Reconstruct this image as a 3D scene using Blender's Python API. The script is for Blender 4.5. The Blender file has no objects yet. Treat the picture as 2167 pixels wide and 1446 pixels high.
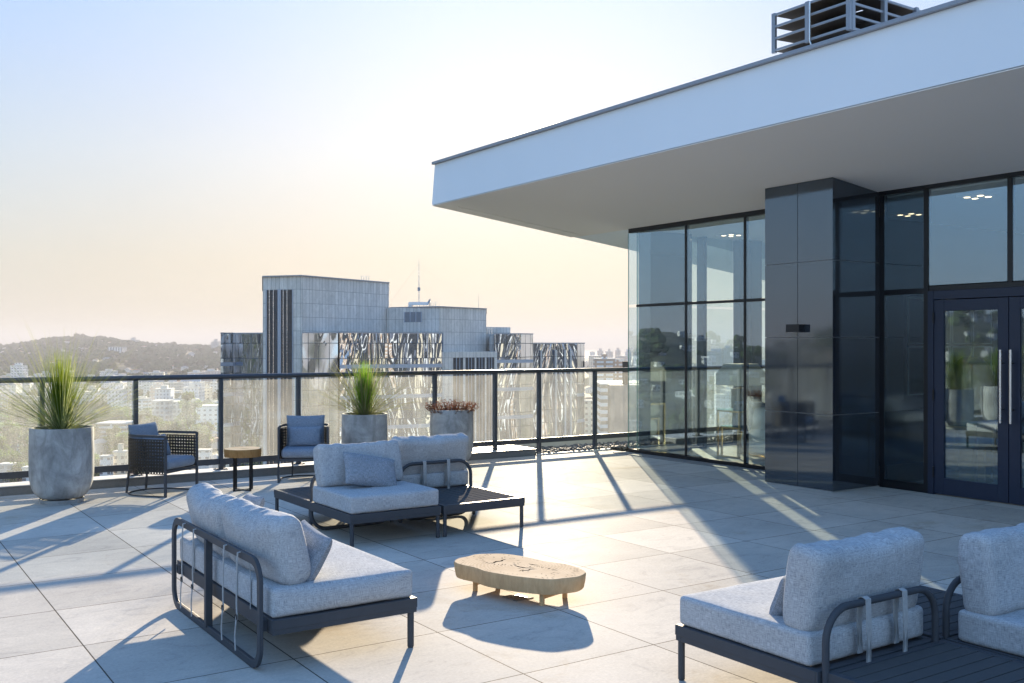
import bpy, math, random
from math import sin, cos, pi, radians, sqrt, atan2, exp
from mathutils import Vector, Matrix, Euler, noise

# ---------------------------------------------------------------- camera, world, sun, exposure
SC = bpy.context.scene
COL = SC.collection
CA, SA, F, EYE = .8295, .5585, 2107., 1.65      # camera yaw, focal length in pixels, eye height
def C2W(X, Y):                                   # camera-aligned ground coordinates -> world
    return (CA*X + SA*Y, -SA*X + CA*Y)
def P(x, D):                                     # photo column at a distance -> world
    return C2W((x-1083.5)/F*D, D)
cam = bpy.data.objects.new('camera', bpy.data.cameras.new('camera')); COL.objects.link(cam)
cam.location = (0, 0, EYE)
cam.rotation_euler = (radians(90), 0, -math.asin(SA))
cam.data.lens = 35.0; cam.data.sensor_width = 36.0
cam.data.shift_y = 7/2167.
cam.data.clip_end = 60000; cam.data.clip_start = .05
SC.camera = cam
SUN_EL, SUN_AZ = radians(12.06), atan2(.5776, .8167)
W = bpy.data.worlds.new("World"); SC.world = W; W.use_nodes = True
nt = W.node_tree; nt.nodes.clear()
sky = nt.nodes.new('ShaderNodeTexSky'); sky.sky_type = 'NISHITA'; sky.sun_disc = False
sky.sun_elevation = SUN_EL; sky.sun_rotation = SUN_AZ
sky.altitude = 100; sky.air_density = 1.0; sky.dust_density = 1.0; sky.ozone_density = 1.6
bg = nt.nodes.new('ShaderNodeBackground'); bg.inputs[1].default_value = .125
wo = nt.nodes.new('ShaderNodeOutputWorld')
# soft shoulder on the sky's brightness (the photograph is an exposure blend): k * L / (L + a)
def vm(op, a, b):
    n = nt.nodes.new('ShaderNodeVectorMath'); n.operation = op
    nt.links.new(a, n.inputs[0])
    if hasattr(b, 'is_linked'): nt.links.new(b, n.inputs[1])
    elif isinstance(b, tuple): n.inputs[1].default_value = b
    else: n.inputs[1].default_value = (b, b, b)
    return n.outputs[0]
def vpow(a, e):
    sp = nt.nodes.new('ShaderNodeSeparateXYZ'); cb = nt.nodes.new('ShaderNodeCombineXYZ'); nt.links.new(a, sp.inputs[0])
    for i in range(3):
        p = nt.nodes.new('ShaderNodeMath'); p.operation = 'POWER'; p.inputs[1].default_value = e
        nt.links.new(sp.outputs[i], p.inputs[0]); nt.links.new(p.outputs[0], cb.inputs[i])
    return cb.outputs[0]
raw = vpow(sky.outputs[0], .7)
den = vm('ADD', raw, (2.9, 1.9, .9))
soft = vm('MULTIPLY', vm('DIVIDE', raw, den), 1.78)
# warm band of dusty air low over the horizon, by elevation of the view direction
tc = nt.nodes.new('ShaderNodeTexCoord'); sx = nt.nodes.new('ShaderNodeSeparateXYZ'); nt.links.new(tc.outputs['Generated'], sx.inputs[0])
rp = nt.nodes.new('ShaderNodeValToRGB'); e_ = rp.color_ramp.elements
e_[0].position, e_[0].color = 0, (.85, .72, .54, 1); e_[1].position, e_[1].color = .34, (.89, .965, 1.14, 1)
k_ = e_.new(.08); k_.color = (.97, .83, .645, 1); k_ = e_.new(.18); k_.color = (1.0, .945, .88, 1)
nt.links.new(sx.outputs[2], rp.inputs[0]); 
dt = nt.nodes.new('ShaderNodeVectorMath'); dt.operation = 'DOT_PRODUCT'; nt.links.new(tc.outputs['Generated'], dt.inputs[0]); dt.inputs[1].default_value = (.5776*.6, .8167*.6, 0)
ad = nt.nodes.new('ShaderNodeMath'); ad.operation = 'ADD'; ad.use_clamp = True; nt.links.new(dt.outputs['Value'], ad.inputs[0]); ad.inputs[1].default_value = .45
mx = nt.nodes.new('ShaderNodeMix'); mx.data_type = 'RGBA'; nt.links.new(ad.outputs[0], mx.inputs[0]); mx.inputs[6].default_value = (1.78, 1.72, 1.68, 1); nt.links.new(rp.outputs[0], mx.inputs[7])  # sky away from the sun brightened, added fill for the shaded sides
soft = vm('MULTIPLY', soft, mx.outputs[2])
# bright aureole of the sun
d2 = nt.nodes.new('ShaderNodeVectorMath'); d2.operation = 'DOT_PRODUCT'; nt.links.new(tc.outputs['Generated'], d2.inputs[0]); d2.inputs[1].default_value = (.5776*cos(SUN_EL), .8167*cos(SUN_EL), sin(SUN_EL))
pw = nt.nodes.new('ShaderNodeMath'); pw.operation = 'POWER'; pw.use_clamp = True; nt.links.new(d2.outputs['Value'], pw.inputs[0]); pw.inputs[1].default_value = 16
au = nt.nodes.new('ShaderNodeVectorMath'); au.operation = 'SCALE'; au.inputs[0].default_value = (.30, .26, .20); nt.links.new(pw.outputs[0], au.inputs['Scale'])
soft = vm('ADD', soft, au.outputs[0])
p3 = nt.nodes.new('ShaderNodeMath'); p3.operation = 'POWER'; p3.use_clamp = True; nt.links.new(d2.outputs['Value'], p3.inputs[0]); p3.inputs[1].default_value = 9000
a3 = nt.nodes.new('ShaderNodeVectorMath'); a3.operation = 'SCALE'; a3.inputs[0].default_value = (4.0, 3.4, 2.4); nt.links.new(p3.outputs[0], a3.inputs['Scale'])
soft = vm('ADD', soft, a3.outputs[0])
hs = nt.nodes.new('ShaderNodeHueSaturation'); hs.inputs['Saturation'].default_value = 1.12
nt.links.new(soft, hs.inputs['Color'])
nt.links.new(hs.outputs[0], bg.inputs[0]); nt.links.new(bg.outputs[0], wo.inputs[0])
sl = bpy.data.lights.new('sun', 'SUN'); sl.energy = 4.4; sl.angle = radians(.5); sl.color = (1, .83, .60)
so = bpy.data.objects.new('sun', sl); COL.objects.link(so); so.location = (30, 40, 30)
sd = Vector((.5776*cos(SUN_EL), .8167*cos(SUN_EL), sin(SUN_EL)))
so.rotation_euler = sd.to_track_quat('Z', 'Y').to_euler()
SC.view_settings.view_transform = 'Standard'; SC.view_settings.look = 'None'
SC.view_settings.exposure = 2.4; SC.view_settings.gamma = 1
SC.render.engine = 'CYCLES'
SC.cycles.max_bounces = 10; SC.cycles.transparent_max_bounces = 24
SC.cycles.volume_bounces = 1

# ---------------------------------------------------------------- materials
MATS = {}
def newmat(name):
    m = bpy.data.materials.new(name); m.use_nodes = True
    MATS[name] = m
    t = m.node_tree; t.nodes.clear()
    o = t.nodes.new('ShaderNodeOutputMaterial')
    return m, t, o
def N(t, kind, **kw):
    n = t.nodes.new('ShaderNode'+kind)
    for k, v in kw.items():
        if k.startswith('i_'):
            n.inputs[k[2:].replace('_', ' ')].default_value = v
        else: setattr(n, k, v)
    return n
def L(t, a, b): t.links.new(a, b)
def coords(t, kind='UV', scale=(1, 1, 1), rot=(0, 0, 0)):
    c = N(t, 'TexCoord'); mp = N(t, 'Mapping')
    mp.inputs['Scale'].default_value = scale; mp.inputs['Rotation'].default_value = rot
    L(t, c.outputs[kind], mp.inputs[0]); return mp.outputs[0]
def noise_n(t, vec, scale, detail=4, rough=.55, lac=2.0, dist=0):
    n = N(t, 'TexNoise'); n.inputs['Scale'].default_value = scale; n.inputs['Detail'].default_value = detail
    n.inputs['Roughness'].default_value = rough; n.inputs['Distortion'].default_value = dist
    L(t, vec, n.inputs['Vector']); return n.outputs['Fac']
def ramp(t, fac, stops):
    r = N(t, 'ValToRGB'); e = r.color_ramp.elements
    e[0].position, e[0].color = stops[0][0], (*stops[0][1], 1)
    e[1].position, e[1].color = stops[-1][0], (*stops[-1][1], 1)
    for p, c in stops[1:-1]:
        k = e.new(p); k.color = (*c, 1)
    L(t, fac, r.inputs[0]); return r.outputs[0]
def mix(t, fac, a, b, mode='MIX'):
    m = N(t, 'Mix', data_type='RGBA', blend_type=mode)
    for i, v in ((0, fac), (6, a), (7, b)):
        if hasattr(v, 'default_value') or hasattr(v, 'is_linked'): L(t, v, m.inputs[i])
        elif isinstance(v, (int, float)): m.inputs[i].default_value = v
        else: m.inputs[i].default_value = (*v, 1)
    return m.outputs[2]
def math_n(t, op, a, b=0.):
    m = N(t, 'Math', operation=op)
    for i, v in ((0, a), (1, b)):
        if hasattr(v, 'is_linked'): L(t, v, m.inputs[i])
        else: m.inputs[i].default_value = v
    return m.outputs[0]
def princ(t, o, base, rough=.5, metal=0., spec=.5, bump=None, bstr=.3, bdist=.01, coat=0.):
    b = N(t, 'BsdfPrincipled')
    for k, v in (('Base Color', base), ('Roughness', rough), ('Metallic', metal), ('Specular IOR Level', spec), ('Coat Weight', coat)):
        if hasattr(v, 'is_linked'): L(t, v, b.inputs[k])
        elif isinstance(v, tuple): b.inputs[k].default_value = (*v, 1)
        else: b.inputs[k].default_value = v
    if bump is not None:
        bn = N(t, 'Bump'); bn.inputs['Strength'].default_value = bstr; bn.inputs['Distance'].default_value = bdist
        L(t, bump, bn.inputs['Height']); L(t, bn.outputs[0], b.inputs['Normal'])
    L(t, b.outputs[0], o.inputs[0]); return b
def simple(name, col, rough=.5, metal=0., spec=.5, var=.12, scale=8., bstr=.05, bdist=.002, kind='Object'):
    m, t, o = newmat(name)
    v = coords(t, kind); n = noise_n(t, v, scale, 6)
    c = mix(t, n, tuple(x*(1-var) for x in col), tuple(min(1, x*(1+var)) for x in col))
    r = math_n(t, 'ADD', math_n(t, 'MULTIPLY', n, .15), rough-.07)
    princ(t, o, c, r, metal, spec, noise_n(t, v, scale*6, 3), bstr, bdist)
    return m

# terrace porcelain tiles, 0.868 m square, aligned with the building
m, t, o = newmat('deck_tile')
v = coords(t, 'Object')
mp = N(t, 'Mapping'); mp.inputs['Location'].default_value = (-1.10+.868, -5.845+.868*7, 0); L(t, v, mp.inputs[0])
br = N(t, 'TexBrick'); br.offset = 0; br.squash = 1
for k, x in (('Scale', 1), ('Mortar Size', .0042), ('Mortar Smooth', .15), ('Bias', 0), ('Brick Width', .868), ('Row Height', .868)):
    br.inputs[k].default_value = x
br.inputs['Color1'].default_value = (.41, .395, .37, 1); br.inputs['Color2'].default_value = (.52, .50, .47, 1)
br.inputs['Mortar'].default_value = (.10, .09, .08, 1)
L(t, mp.outputs[0], br.inputs['Vector'])
n1 = noise_n(t, v, .9, 6, .6); n2 = noise_n(t, coords(t, 'Object', (1.5, 2.6, 1)), 1.7, 9, .72, dist=2.2); n3 = noise_n(t, v, 60, 4, .6)
c = mix(t, .8, br.outputs[0], ramp(t, n1, [(.3, (.80, .80, .80)), (.7, (1.08, 1.07, 1.05))]), 'MULTIPLY')
c = mix(t, .75, c, ramp(t, n2, [(.34, (.74, .74, .76)), (.44, (.95, .95, .95)), (.7, (1.10, 1.09, 1.07))]), 'MULTIPLY')
n4 = noise_n(t, v, .55, 9, .75, dist=1.0)
c = mix(t, .8, c, ramp(t, n4, [(.56, (1, 1, 1)), (.68, (.82, .75, .66))]), 'MULTIPLY')
c = mix(t, .35, c, ramp(t, n3, [(.3, (.7, .7, .7)), (.7, (1.2, 1.2, 1.2))]), 'MULTIPLY')
h = math_n(t, 'SUBTRACT', math_n(t, 'ADD', math_n(t, 'MULTIPLY', n3, .35), math_n(t, 'MULTIPLY', n2, .5)), math_n(t, 'MULTIPLY', br.outputs['Fac'], 1.2))
rr = math_n(t, 'ADD', math_n(t, 'MULTIPLY', n2, .25), .42)
pb_ = princ(t, o, c, .9, 0, 0, h, .5, .004)
gl = N(t, 'BsdfGlossy'); L(t, rr, gl.inputs['Roughness']); lw = N(t, 'Fresnel'); lw.inputs[0].default_value = 1.25
ms = N(t, 'MixShader'); L(t, math_n(t, 'MULTIPLY', lw.outputs[0], .06), ms.inputs[0]); L(t, pb_.outputs[0], ms.inputs[1]); L(t, gl.outputs[0], ms.inputs[2]); L(t, ms.outputs[0], o.inputs[0])

def fabric(name, dark, light, scale=1.):
    m, t, o = newmat(name)
    a = noise_n(t, coords(t, 'UV', (30*scale, 330*scale, 1)), 1, 2, .5)
    b = noise_n(t, coords(t, 'UV', (330*scale, 30*scale, 1)), 1, 2, .5)
    s = math_n(t, 'ADD', a, b); s = math_n(t, 'MULTIPLY', s, .5)
    lo = noise_n(t, coords(t, 'Object'), 4, 3)
    c = ramp(t, s, [(.36, dark), (.5, tuple((x+y)/2 for x, y in zip(dark, light))), (.64, light)])
    c = mix(t, .5, c, ramp(t, lo, [(.3, (.85, .85, .85)), (.7, (1.1, 1.1, 1.1))]), 'MULTIPLY')
    bs = princ(t, o, c, 1., 0, 0, s, .45, .0015)
    return m
fabric('sofa_fabric', (.25, .265, .29), (.53, .55, .575))
fabric('pillow_fabric', (.13, .15, .18), (.37, .40, .45), 1.2)
fabric('chair_fabric', (.11, .14, .20), (.30, .35, .42), 1.3)
fabric('white_fabric', (.62, .62, .60), (.8, .8, .78))
simple('strap_cloth', (.36, .37, .38), .9, 0, .1, .25, 60, .3)
simple('dark_metal', (.060, .066, .078), .55, .05, .14, .12, 20, .04)
simple('slat_metal', (.085, .085, .088), .8, 0, 0, .1, 20)
simple('rail_metal', (.06, .066, .08), .32, .5, .5, .1)
simple('frame_black', (.010, .012, .016), .3, .3, .5, .1)
simple('door_blue', (.012, .022, .050), .38, .2, .5, .08, 6, .02)
simple('steel', (.62, .62, .63), .25, 1, .5, .06)
simple('brass', (.55, .42, .22), .3, 1, .5, .1)
simple('cane', (.022, .020, .019), .45, 0, .5, .3, 40)
simple('stucco', (.78, .84, .90), .9, 0, .2, .03, 1.2, .15, .003)
simple('soffit', (.82, .79, .75), .95, 0, .1, .03, 1.0, .1)
simple('coping', (.30, .32, .36), .5, .5, .5, .1, 4)
simple('curb_face', (.20, .20, .20), .85, 0, .3, .25, 60, .4, .003)
simple('curb_top', (.55, .54, .52), .55, 0, .4, .1, 8, .1)
simple('pebble', (.16, .15, .14), .7, 0, .35, .45, 3, .3)
simple('soil', (.035, .028, .02), .95, 0, .2, .4, 30, .5)
simple('white_paint', (.78, .78, .77), .7, 0, .3, .03)
simple('dark_wood', (.012, .010, .009), .5, 0, .4, .3, 3)
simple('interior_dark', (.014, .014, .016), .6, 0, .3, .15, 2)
simple('interior_floor', (.34, .30, .26), .35, 0, .5, .15, 2)
simple('lamp_base', (.22, .20, .15), .6)
simple('lamp_cloth', (.62, .58, .48), .9, 0, .2, .05)
simple('bark', (.10, .075, .05), .9, 0, .2, .3, 8, .5)
simple('louver_blue', (.22, .25, .29), .45, .5, .5, .12, 5)
simple('louver_dark', (.035, .033, .032), .8, 0, .2, .25, 3)
simple('roof_membrane', (.25, .25, .25), .9)

# polished dark stone cladding
m, t, o = newmat('dark_stone')
v = coords(t, 'Object'); n = noise_n(t, v, 3, 6); n2 = noise_n(t, coords(t, 'Object', (2, 2, .5)), 2, 7, .7)
c = mix(t, n, (.018, .021, .027), (.032, .037, .046))
r = ramp(t, n2, [(.45, (.05,)*3), (.8, (.16,)*3)])
bs = princ(t, o, c, r, 0, .6, n, .01, .002); bs.inputs['IOR'].default_value = 2.05; bs.inputs['Specular Tint'].default_value = (.72, .86, 1, 1)
simple('joint', (.30, .31, .32), .8)

# concrete planter
m, t, o = newmat('concrete')
v = coords(t, 'Object'); n = noise_n(t, v, 3.2, 9, .62, dist=.6); n2 = noise_n(t, v, 40, 5); n3 = noise_n(t, coords(t, 'Object', (3, 3, 1)), 2.4, 8, .75, dist=1.2)
c = ramp(t, n, [(.32, (.21, .215, .22)), (.5, (.32, .325, .33)), (.68, (.48, .49, .50))])
c = mix(t, .6, c, ramp(t, n3, [(.38, (.62, .61, .60)), (.52, (1.0, 1.0, 1.0)), (.7, (1.15, 1.15, 1.15))]), 'MULTIPLY')
princ(t, o, c, .78, 0, .3, math_n(t, 'ADD', n, math_n(t, 'MULTIPLY', n2, .3)), .25, .008)

# wood slice top and bark-less side
def wood(name, c1, c2, rings):
    m, t, o = newmat(name)
    v = coords(t, 'Object')
    if rings:
        nd = noise_n(t, v, 3, 3)
        w = N(t, 'TexWave', wave_type='RINGS', rings_direction='Z'); w.inputs['Scale'].default_value = 14
        w.inputs['Distortion'].default_value = 5; w.inputs['Detail'].default_value = 3; w.inputs['Detail Scale'].default_value = .8
        L(t, v, w.inputs[0]); f = w.outputs['Fac']
        f = math_n(t, 'ADD', math_n(t, 'MULTIPLY', f, .16), math_n(t, 'MULTIPLY', nd, .84))
    else:
        f = noise_n(t, coords(t, 'Object', (9, 9, 2.2)), 2, 8, .7, dist=.5)
    c = ramp(t, f, [(.25, c1), (.75, c2)])
    princ(t, o, c, .9, 0, 0, f, .25, .004)
wood('wood_top', (.46, .36, .25), (.68, .57, .43), True)
wood('wood_side', (.42, .27, .14), (.66, .47, .28), False)
simple('crack', (.012, .008, .005), 1, 0, 0)
wood('small_wood_side', (.22, .11, .04), (.42, .24, .10), False)

# glass
def glass(name, tint, refl, rough=0., dirt=0.):
    m, t, o = newmat(name)
    tr = N(t, 'BsdfTransparent'); tr.inputs[0].default_value = (*tint, 1)
    gl = N(t, 'BsdfGlossy'); gl.inputs['Roughness'].default_value = rough; gl.inputs['Color'].default_value = (.66, .84, 1, 1)
    fr = N(t, 'Fresnel'); ge = N(t, 'NewGeometry')      # same reflectance on both faces of the pane
    L(t, math_n(t, 'SUBTRACT', 1.5, math_n(t, 'MULTIPLY', ge.outputs['Backfacing'], 1.5-1/1.5)), fr.inputs['IOR'])
    fac = math_n(t, 'ADD', math_n(t, 'MULTIPLY', fr.outputs[0], 1-refl), refl)
    ms = N(t, 'MixShader'); L(t, fac, ms.inputs[0]); L(t, tr.outputs[0], ms.inputs[1]); L(t, gl.outputs[0], ms.inputs[2])
    out = ms.outputs[0]
    if dirt:
        v = coords(t, 'Object')
        n = noise_n(t, v, 90, 3, .7); n2 = noise_n(t, v, 2.2, 5, .6); n5 = noise_n(t, coords(t, 'Object', (30, 30, 1.5)), 1, 3)
        sp = ramp(t, n, [(.55, (.55,)*3), (.72, (1.9,)*3)])
        d = math_n(t, 'MULTIPLY', ramp(t, n2, [(.25, (.5,)*3), (.75, (1.3,)*3)]), dirt)
        d = math_n(t, 'MULTIPLY', d, sp)
        d = math_n(t, 'MULTIPLY', d, math_n(t, 'ADD', n5, .5))
        tl = N(t, 'BsdfTranslucent'); tl.inputs[0].default_value = (.78, .79, .80, 1)
        df = N(t, 'BsdfDiffuse'); df.inputs[0].default_value = (.6, .6, .56, 1)
        m2 = N(t, 'MixShader'); m2.inputs[0].default_value = .35; L(t, tl.outputs[0], m2.inputs[1]); L(t, df.outputs[0], m2.inputs[2])
        m3 = N(t, 'MixShader'); L(t, d, m3.inputs[0]); L(t, out, m3.inputs[1]); L(t, m2.outputs[0], m3.inputs[2]); out = m3.outputs[0]
    L(t, out, o.inputs[0])
glass('rail_glass', (.96, .98, .965), .0, 0, .125)
glass('facade_glass', (.90, .94, .93), .15, 0, 0)
glass('end_glass', (.90, .95, .94), .0, 0, .02)
glass('door_glass', (.72, .78, .78), .16, .02, .05)
glass('table_glass', (.80, .93, .88), .04)
simple('glass_edge', (.03, .16, .12), .2, 0, .6)

# mirrored curtain wall: wavy reflective panes
def mirror(name, tint, seed):
    m, t, o = newmat(name)
    v = coords(t, 'UV'); 
    br = N(t, 'TexBrick'); br.offset = 0
    for k, x in (('Scale', 1), ('Mortar Size', .035), ('Mortar Smooth', 0), ('Brick Width', 1.25), ('Row Height', 1.85)): br.inputs[k].default_value = x
    br.inputs['Color1'].default_value = (0, 0, 0, 1); br.inputs['Color2'].default_value = (1, 1, 1, 1); br.inputs['Mortar'].default_value = (.5, .5, .5, 1)
    L(t, v, br.inputs['Vector'])
    off = N(t, 'VectorMath', operation='MULTIPLY_ADD'); L(t, br.outputs['Color'], off.inputs[0]); off.inputs[1].default_value = (.12, .14, .1); 
    L(t, v, off.inputs[2])
    mp = N(t, 'Mapping'); mp.inputs['Scale'].default_value = (.20, .06, 1); mp.inputs['Location'].default_value = (seed, seed*2, 0); L(t, off.outputs[0], mp.inputs[0])
    n = noise_n(t, mp.outputs[0], 1.1, 1.6, .45, dist=1.6)
    bn = N(t, 'Bump'); bn.inputs['Strength'].default_value = 1; bn.inputs['Distance'].default_value = .30; L(t, n, bn.inputs['Height'])
    g = N(t, 'BsdfGlossy'); g.inputs['Roughness'].default_value = .03; g.inputs['Color'].default_value = (*tint, 1); L(t, bn.outputs[0], g.inputs['Normal'])
    d = N(t, 'BsdfDiffuse'); d.inputs[0].default_value = (.03, .04, .05, 1)
    f = math_n(t, 'MULTIPLY', br.outputs['Fac'], .9)
    ms = N(t, 'MixShader'); L(t, f, ms.inputs[0]); L(t, g.outputs[0], ms.inputs[1]); L(t, d.outputs[0], ms.inputs[2]); L(t, ms.outputs[0], o.inputs[0])
mirror('mirror_wall', (.30, .37, .48), 1.7)
mirror('mirror_wall_pale', (.66, .70, .72), 4.1)

def stone_panels(name, c1, c2, bw, rh, mort, ms=.022):
    m, t, o = newmat(name)
    v = coords(t, 'UV'); br = N(t, 'TexBrick'); br.offset = 0
    for k, x in (('Scale', 1), ('Mortar Size', ms), ('Mortar Smooth', .2), ('Bias', 0), ('Brick Width', bw), ('Row Height', rh)): br.inputs[k].default_value = x
    br.inputs['Color1'].default_value = (*c1, 1); br.inputs['Color2'].default_value = (*c2, 1); br.inputs['Mortar'].default_value = (*mort, 1)
    L(t, v, br.inputs['Vector'])
    n = noise_n(t, coords(t, 'UV', (1, .5, 1)), 1.1, 8, .7, dist=1.5); n2 = noise_n(t, coords(t, 'UV', (2.2, .08, 1)), 1, 4)
    c = mix(t, .85, br.outputs[0], ramp(t, n, [(.3, (.78, .78, .78)), (.7, (1.12, 1.12, 1.12))]), 'MULTIPLY')
    c = mix(t, .3, c, ramp(t, n2, [(.35, (.75, .74, .72)), (.6, (1.05, 1.05, 1.05))]), 'MULTIPLY')
    princ(t, o, c, .7, 0, .3, math_n(t, 'MULTIPLY', br.outputs['Fac'], -1), .5, .02)
stone_panels('stone_panel', (.58, .565, .54), (.68, .66, .63), .56, 1.65, (.27, .265, .26))
stone_panels('louver_grille', (.035, .035, .04), (.05, .05, .055), 3.0, .14, (.10, .11, .12), .02)
simple('spandrel', (.35, .40, .48), .4, .2)

# city facades: wall with window grid
def facade(name, wall, win, bw, rh, ms):
    m, t, o = newmat(name)
    v = coords(t, 'UV'); br = N(t, 'TexBrick'); br.offset = 0
    for k, x in (('Scale', 1), ('Mortar Size', ms), ('Mortar Smooth', 0), ('Bias', 0), ('Brick Width', bw), ('Row Height', rh)): br.inputs[k].default_value = x
    br.inputs['Color1'].default_value = (*win, 1); br.inputs['Color2'].default_value = (*(x*1.8 for x in win), 1); br.inputs['Mortar'].default_value = (*wall, 1)
    L(t, v, br.inputs['Vector'])
    ge = N(t, 'NewGeometry'); sp = N(t, 'SeparateXYZ'); L(t, ge.outputs['Normal'], sp.inputs[0])
    up = math_n(t, 'GREATER_THAN', sp.outputs[2], .5)
    c = mix(t, up, br.outputs[0], tuple(x*.75 for x in wall))
    n = noise_n(t, coords(t, 'Object'), .15, 5)
    c = mix(t, .5, c, ramp(t, n, [(.3, (.8, .8, .8)), (.7, (1.1, 1.1, 1.1))]), 'MULTIPLY')
    princ(t, o, c, .75, 0, .3)
facade('flat_white', (.72, .72, .72), (.09, .10, .12), 3.4, 3.0, .95)
facade('flat_cream', (.68, .60, .47), (.10, .09, .08), 3.0, 3.0, .85)
facade('flat_pink', (.60, .47, .40), (.50, .50, .50), 4.2, 3.0, 1.0)
facade('flat_grey', (.42, .44, .46), (.12, .13, .14), 3.2, 3.2, .7)
facade('flat_blue', (.55, .60, .68), (.13, .15, .19), 2.8, 3.0, .8)
facade('flat_brown', (.42, .29, .20), (.55, .55, .55), 6.5, 3.0, .85)
facade('flat_bands', (.66, .67, .68), (.10, .09, .075), 60, 2.9, .72)
facade('flat_dark', (.028, .036, .050), (.010, .014, .022), 3.4, 3.4, .5)
facade('flat_stripes', (.70, .70, .70), (.16, .16, .18), 5.5, 80, 1.6)
for i, c in enumerate([(.62, .60, .56), (.70, .69, .66), (.55, .45, .35), (.45, .45, .46)]): simple('house_wall_%d' % i, c, .9)
for i, c in enumerate([(.30, .13, .08), (.22, .12, .09), (.36, .35, .34)]): simple('house_roof_%d' % i, c, .9, 0, .3, .25, .5)
simple('window_dark', (.05, .055, .06), .25)

def leafmat(name, c1, c2, trans=.35, scale=.5):
    m, t, o = newmat(name)
    n = noise_n(t, coords(t, 'Object'), scale, 5)
    oi = N(t, 'ObjectInfo')
    c = ramp(t, n, [(.35, c1), (.65, c2)])
    hs = N(t, 'HueSaturation'); L(t, c, hs.inputs['Color'])
    L(t, math_n(t, 'ADD', math_n(t, 'MULTIPLY', oi.outputs['Random'], .6), .7), hs.inputs['Value'])
    L(t, math_n(t, 'ADD', math_n(t, 'MULTIPLY', oi.outputs['Random'], .05), .475), hs.inputs['Hue'])
    d = N(t, 'BsdfDiffuse'); tl = N(t, 'BsdfTranslucent'); L(t, hs.outputs[0], d.inputs[0]); L(t, hs.outputs[0], tl.inputs[0])
    ms = N(t, 'MixShader'); ms.inputs[0].default_value = trans; L(t, d.outputs[0], ms.inputs[1]); L(t, tl.outputs[0], ms.inputs[2]); L(t, ms.outputs[0], o.inputs[0])
leafmat('leaf', (.05, .09, .015), (.15, .22, .04), .45)
leafmat('far_leaf', (.035, .055, .025), (.075, .095, .04), .2, .08)
leafmat('grass_blade', (.10, .20, .015), (.20, .30, .03), .5, 3)
leafmat('dry_blade', (.13, .17, .05), (.36, .38, .17), .45, 3)
leafmat('red_sprig', (.11, .045, .03), (.24, .11, .06), .3, 8)

m, t, o = newmat('terrain')
v = coords(t, 'Object'); n = noise_n(t, v, .006, 8, .65); n2 = noise_n(t, v, .05, 6, .7)
c = ramp(t, n, [(.35, (.05, .065, .035)), (.55, (.09, .095, .06)), (.7, (.22, .20, .17))])
c = mix(t, .7, c, ramp(t, n2, [(.3, (.6, .6, .6)), (.7, (1.3, 1.3, 1.3))]), 'MULTIPLY')
princ(t, o, c, .95, 0, .1)
simple('asphalt', (.06, .06, .062), .9, 0, .2, .2, .3)
m, t, o = newmat('lake')
princ(t, o, (.05, .07, .09), .12, 0, .5, noise_n(t, coords(t, 'Object'), .02, 4), .3, 3)
def emis(name, col, s):
    m, t, o = newmat(name); e = N(t, 'Emission'); e.inputs[0].default_value = (*col, 1); e.inputs[1].default_value = s; L(t, e.outputs[0], o.inputs[0])
emis('lamp_glow', (1, .75, .45), 1.0)
emis('panel_glow', (1, .97, .92), 1.5)

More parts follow.
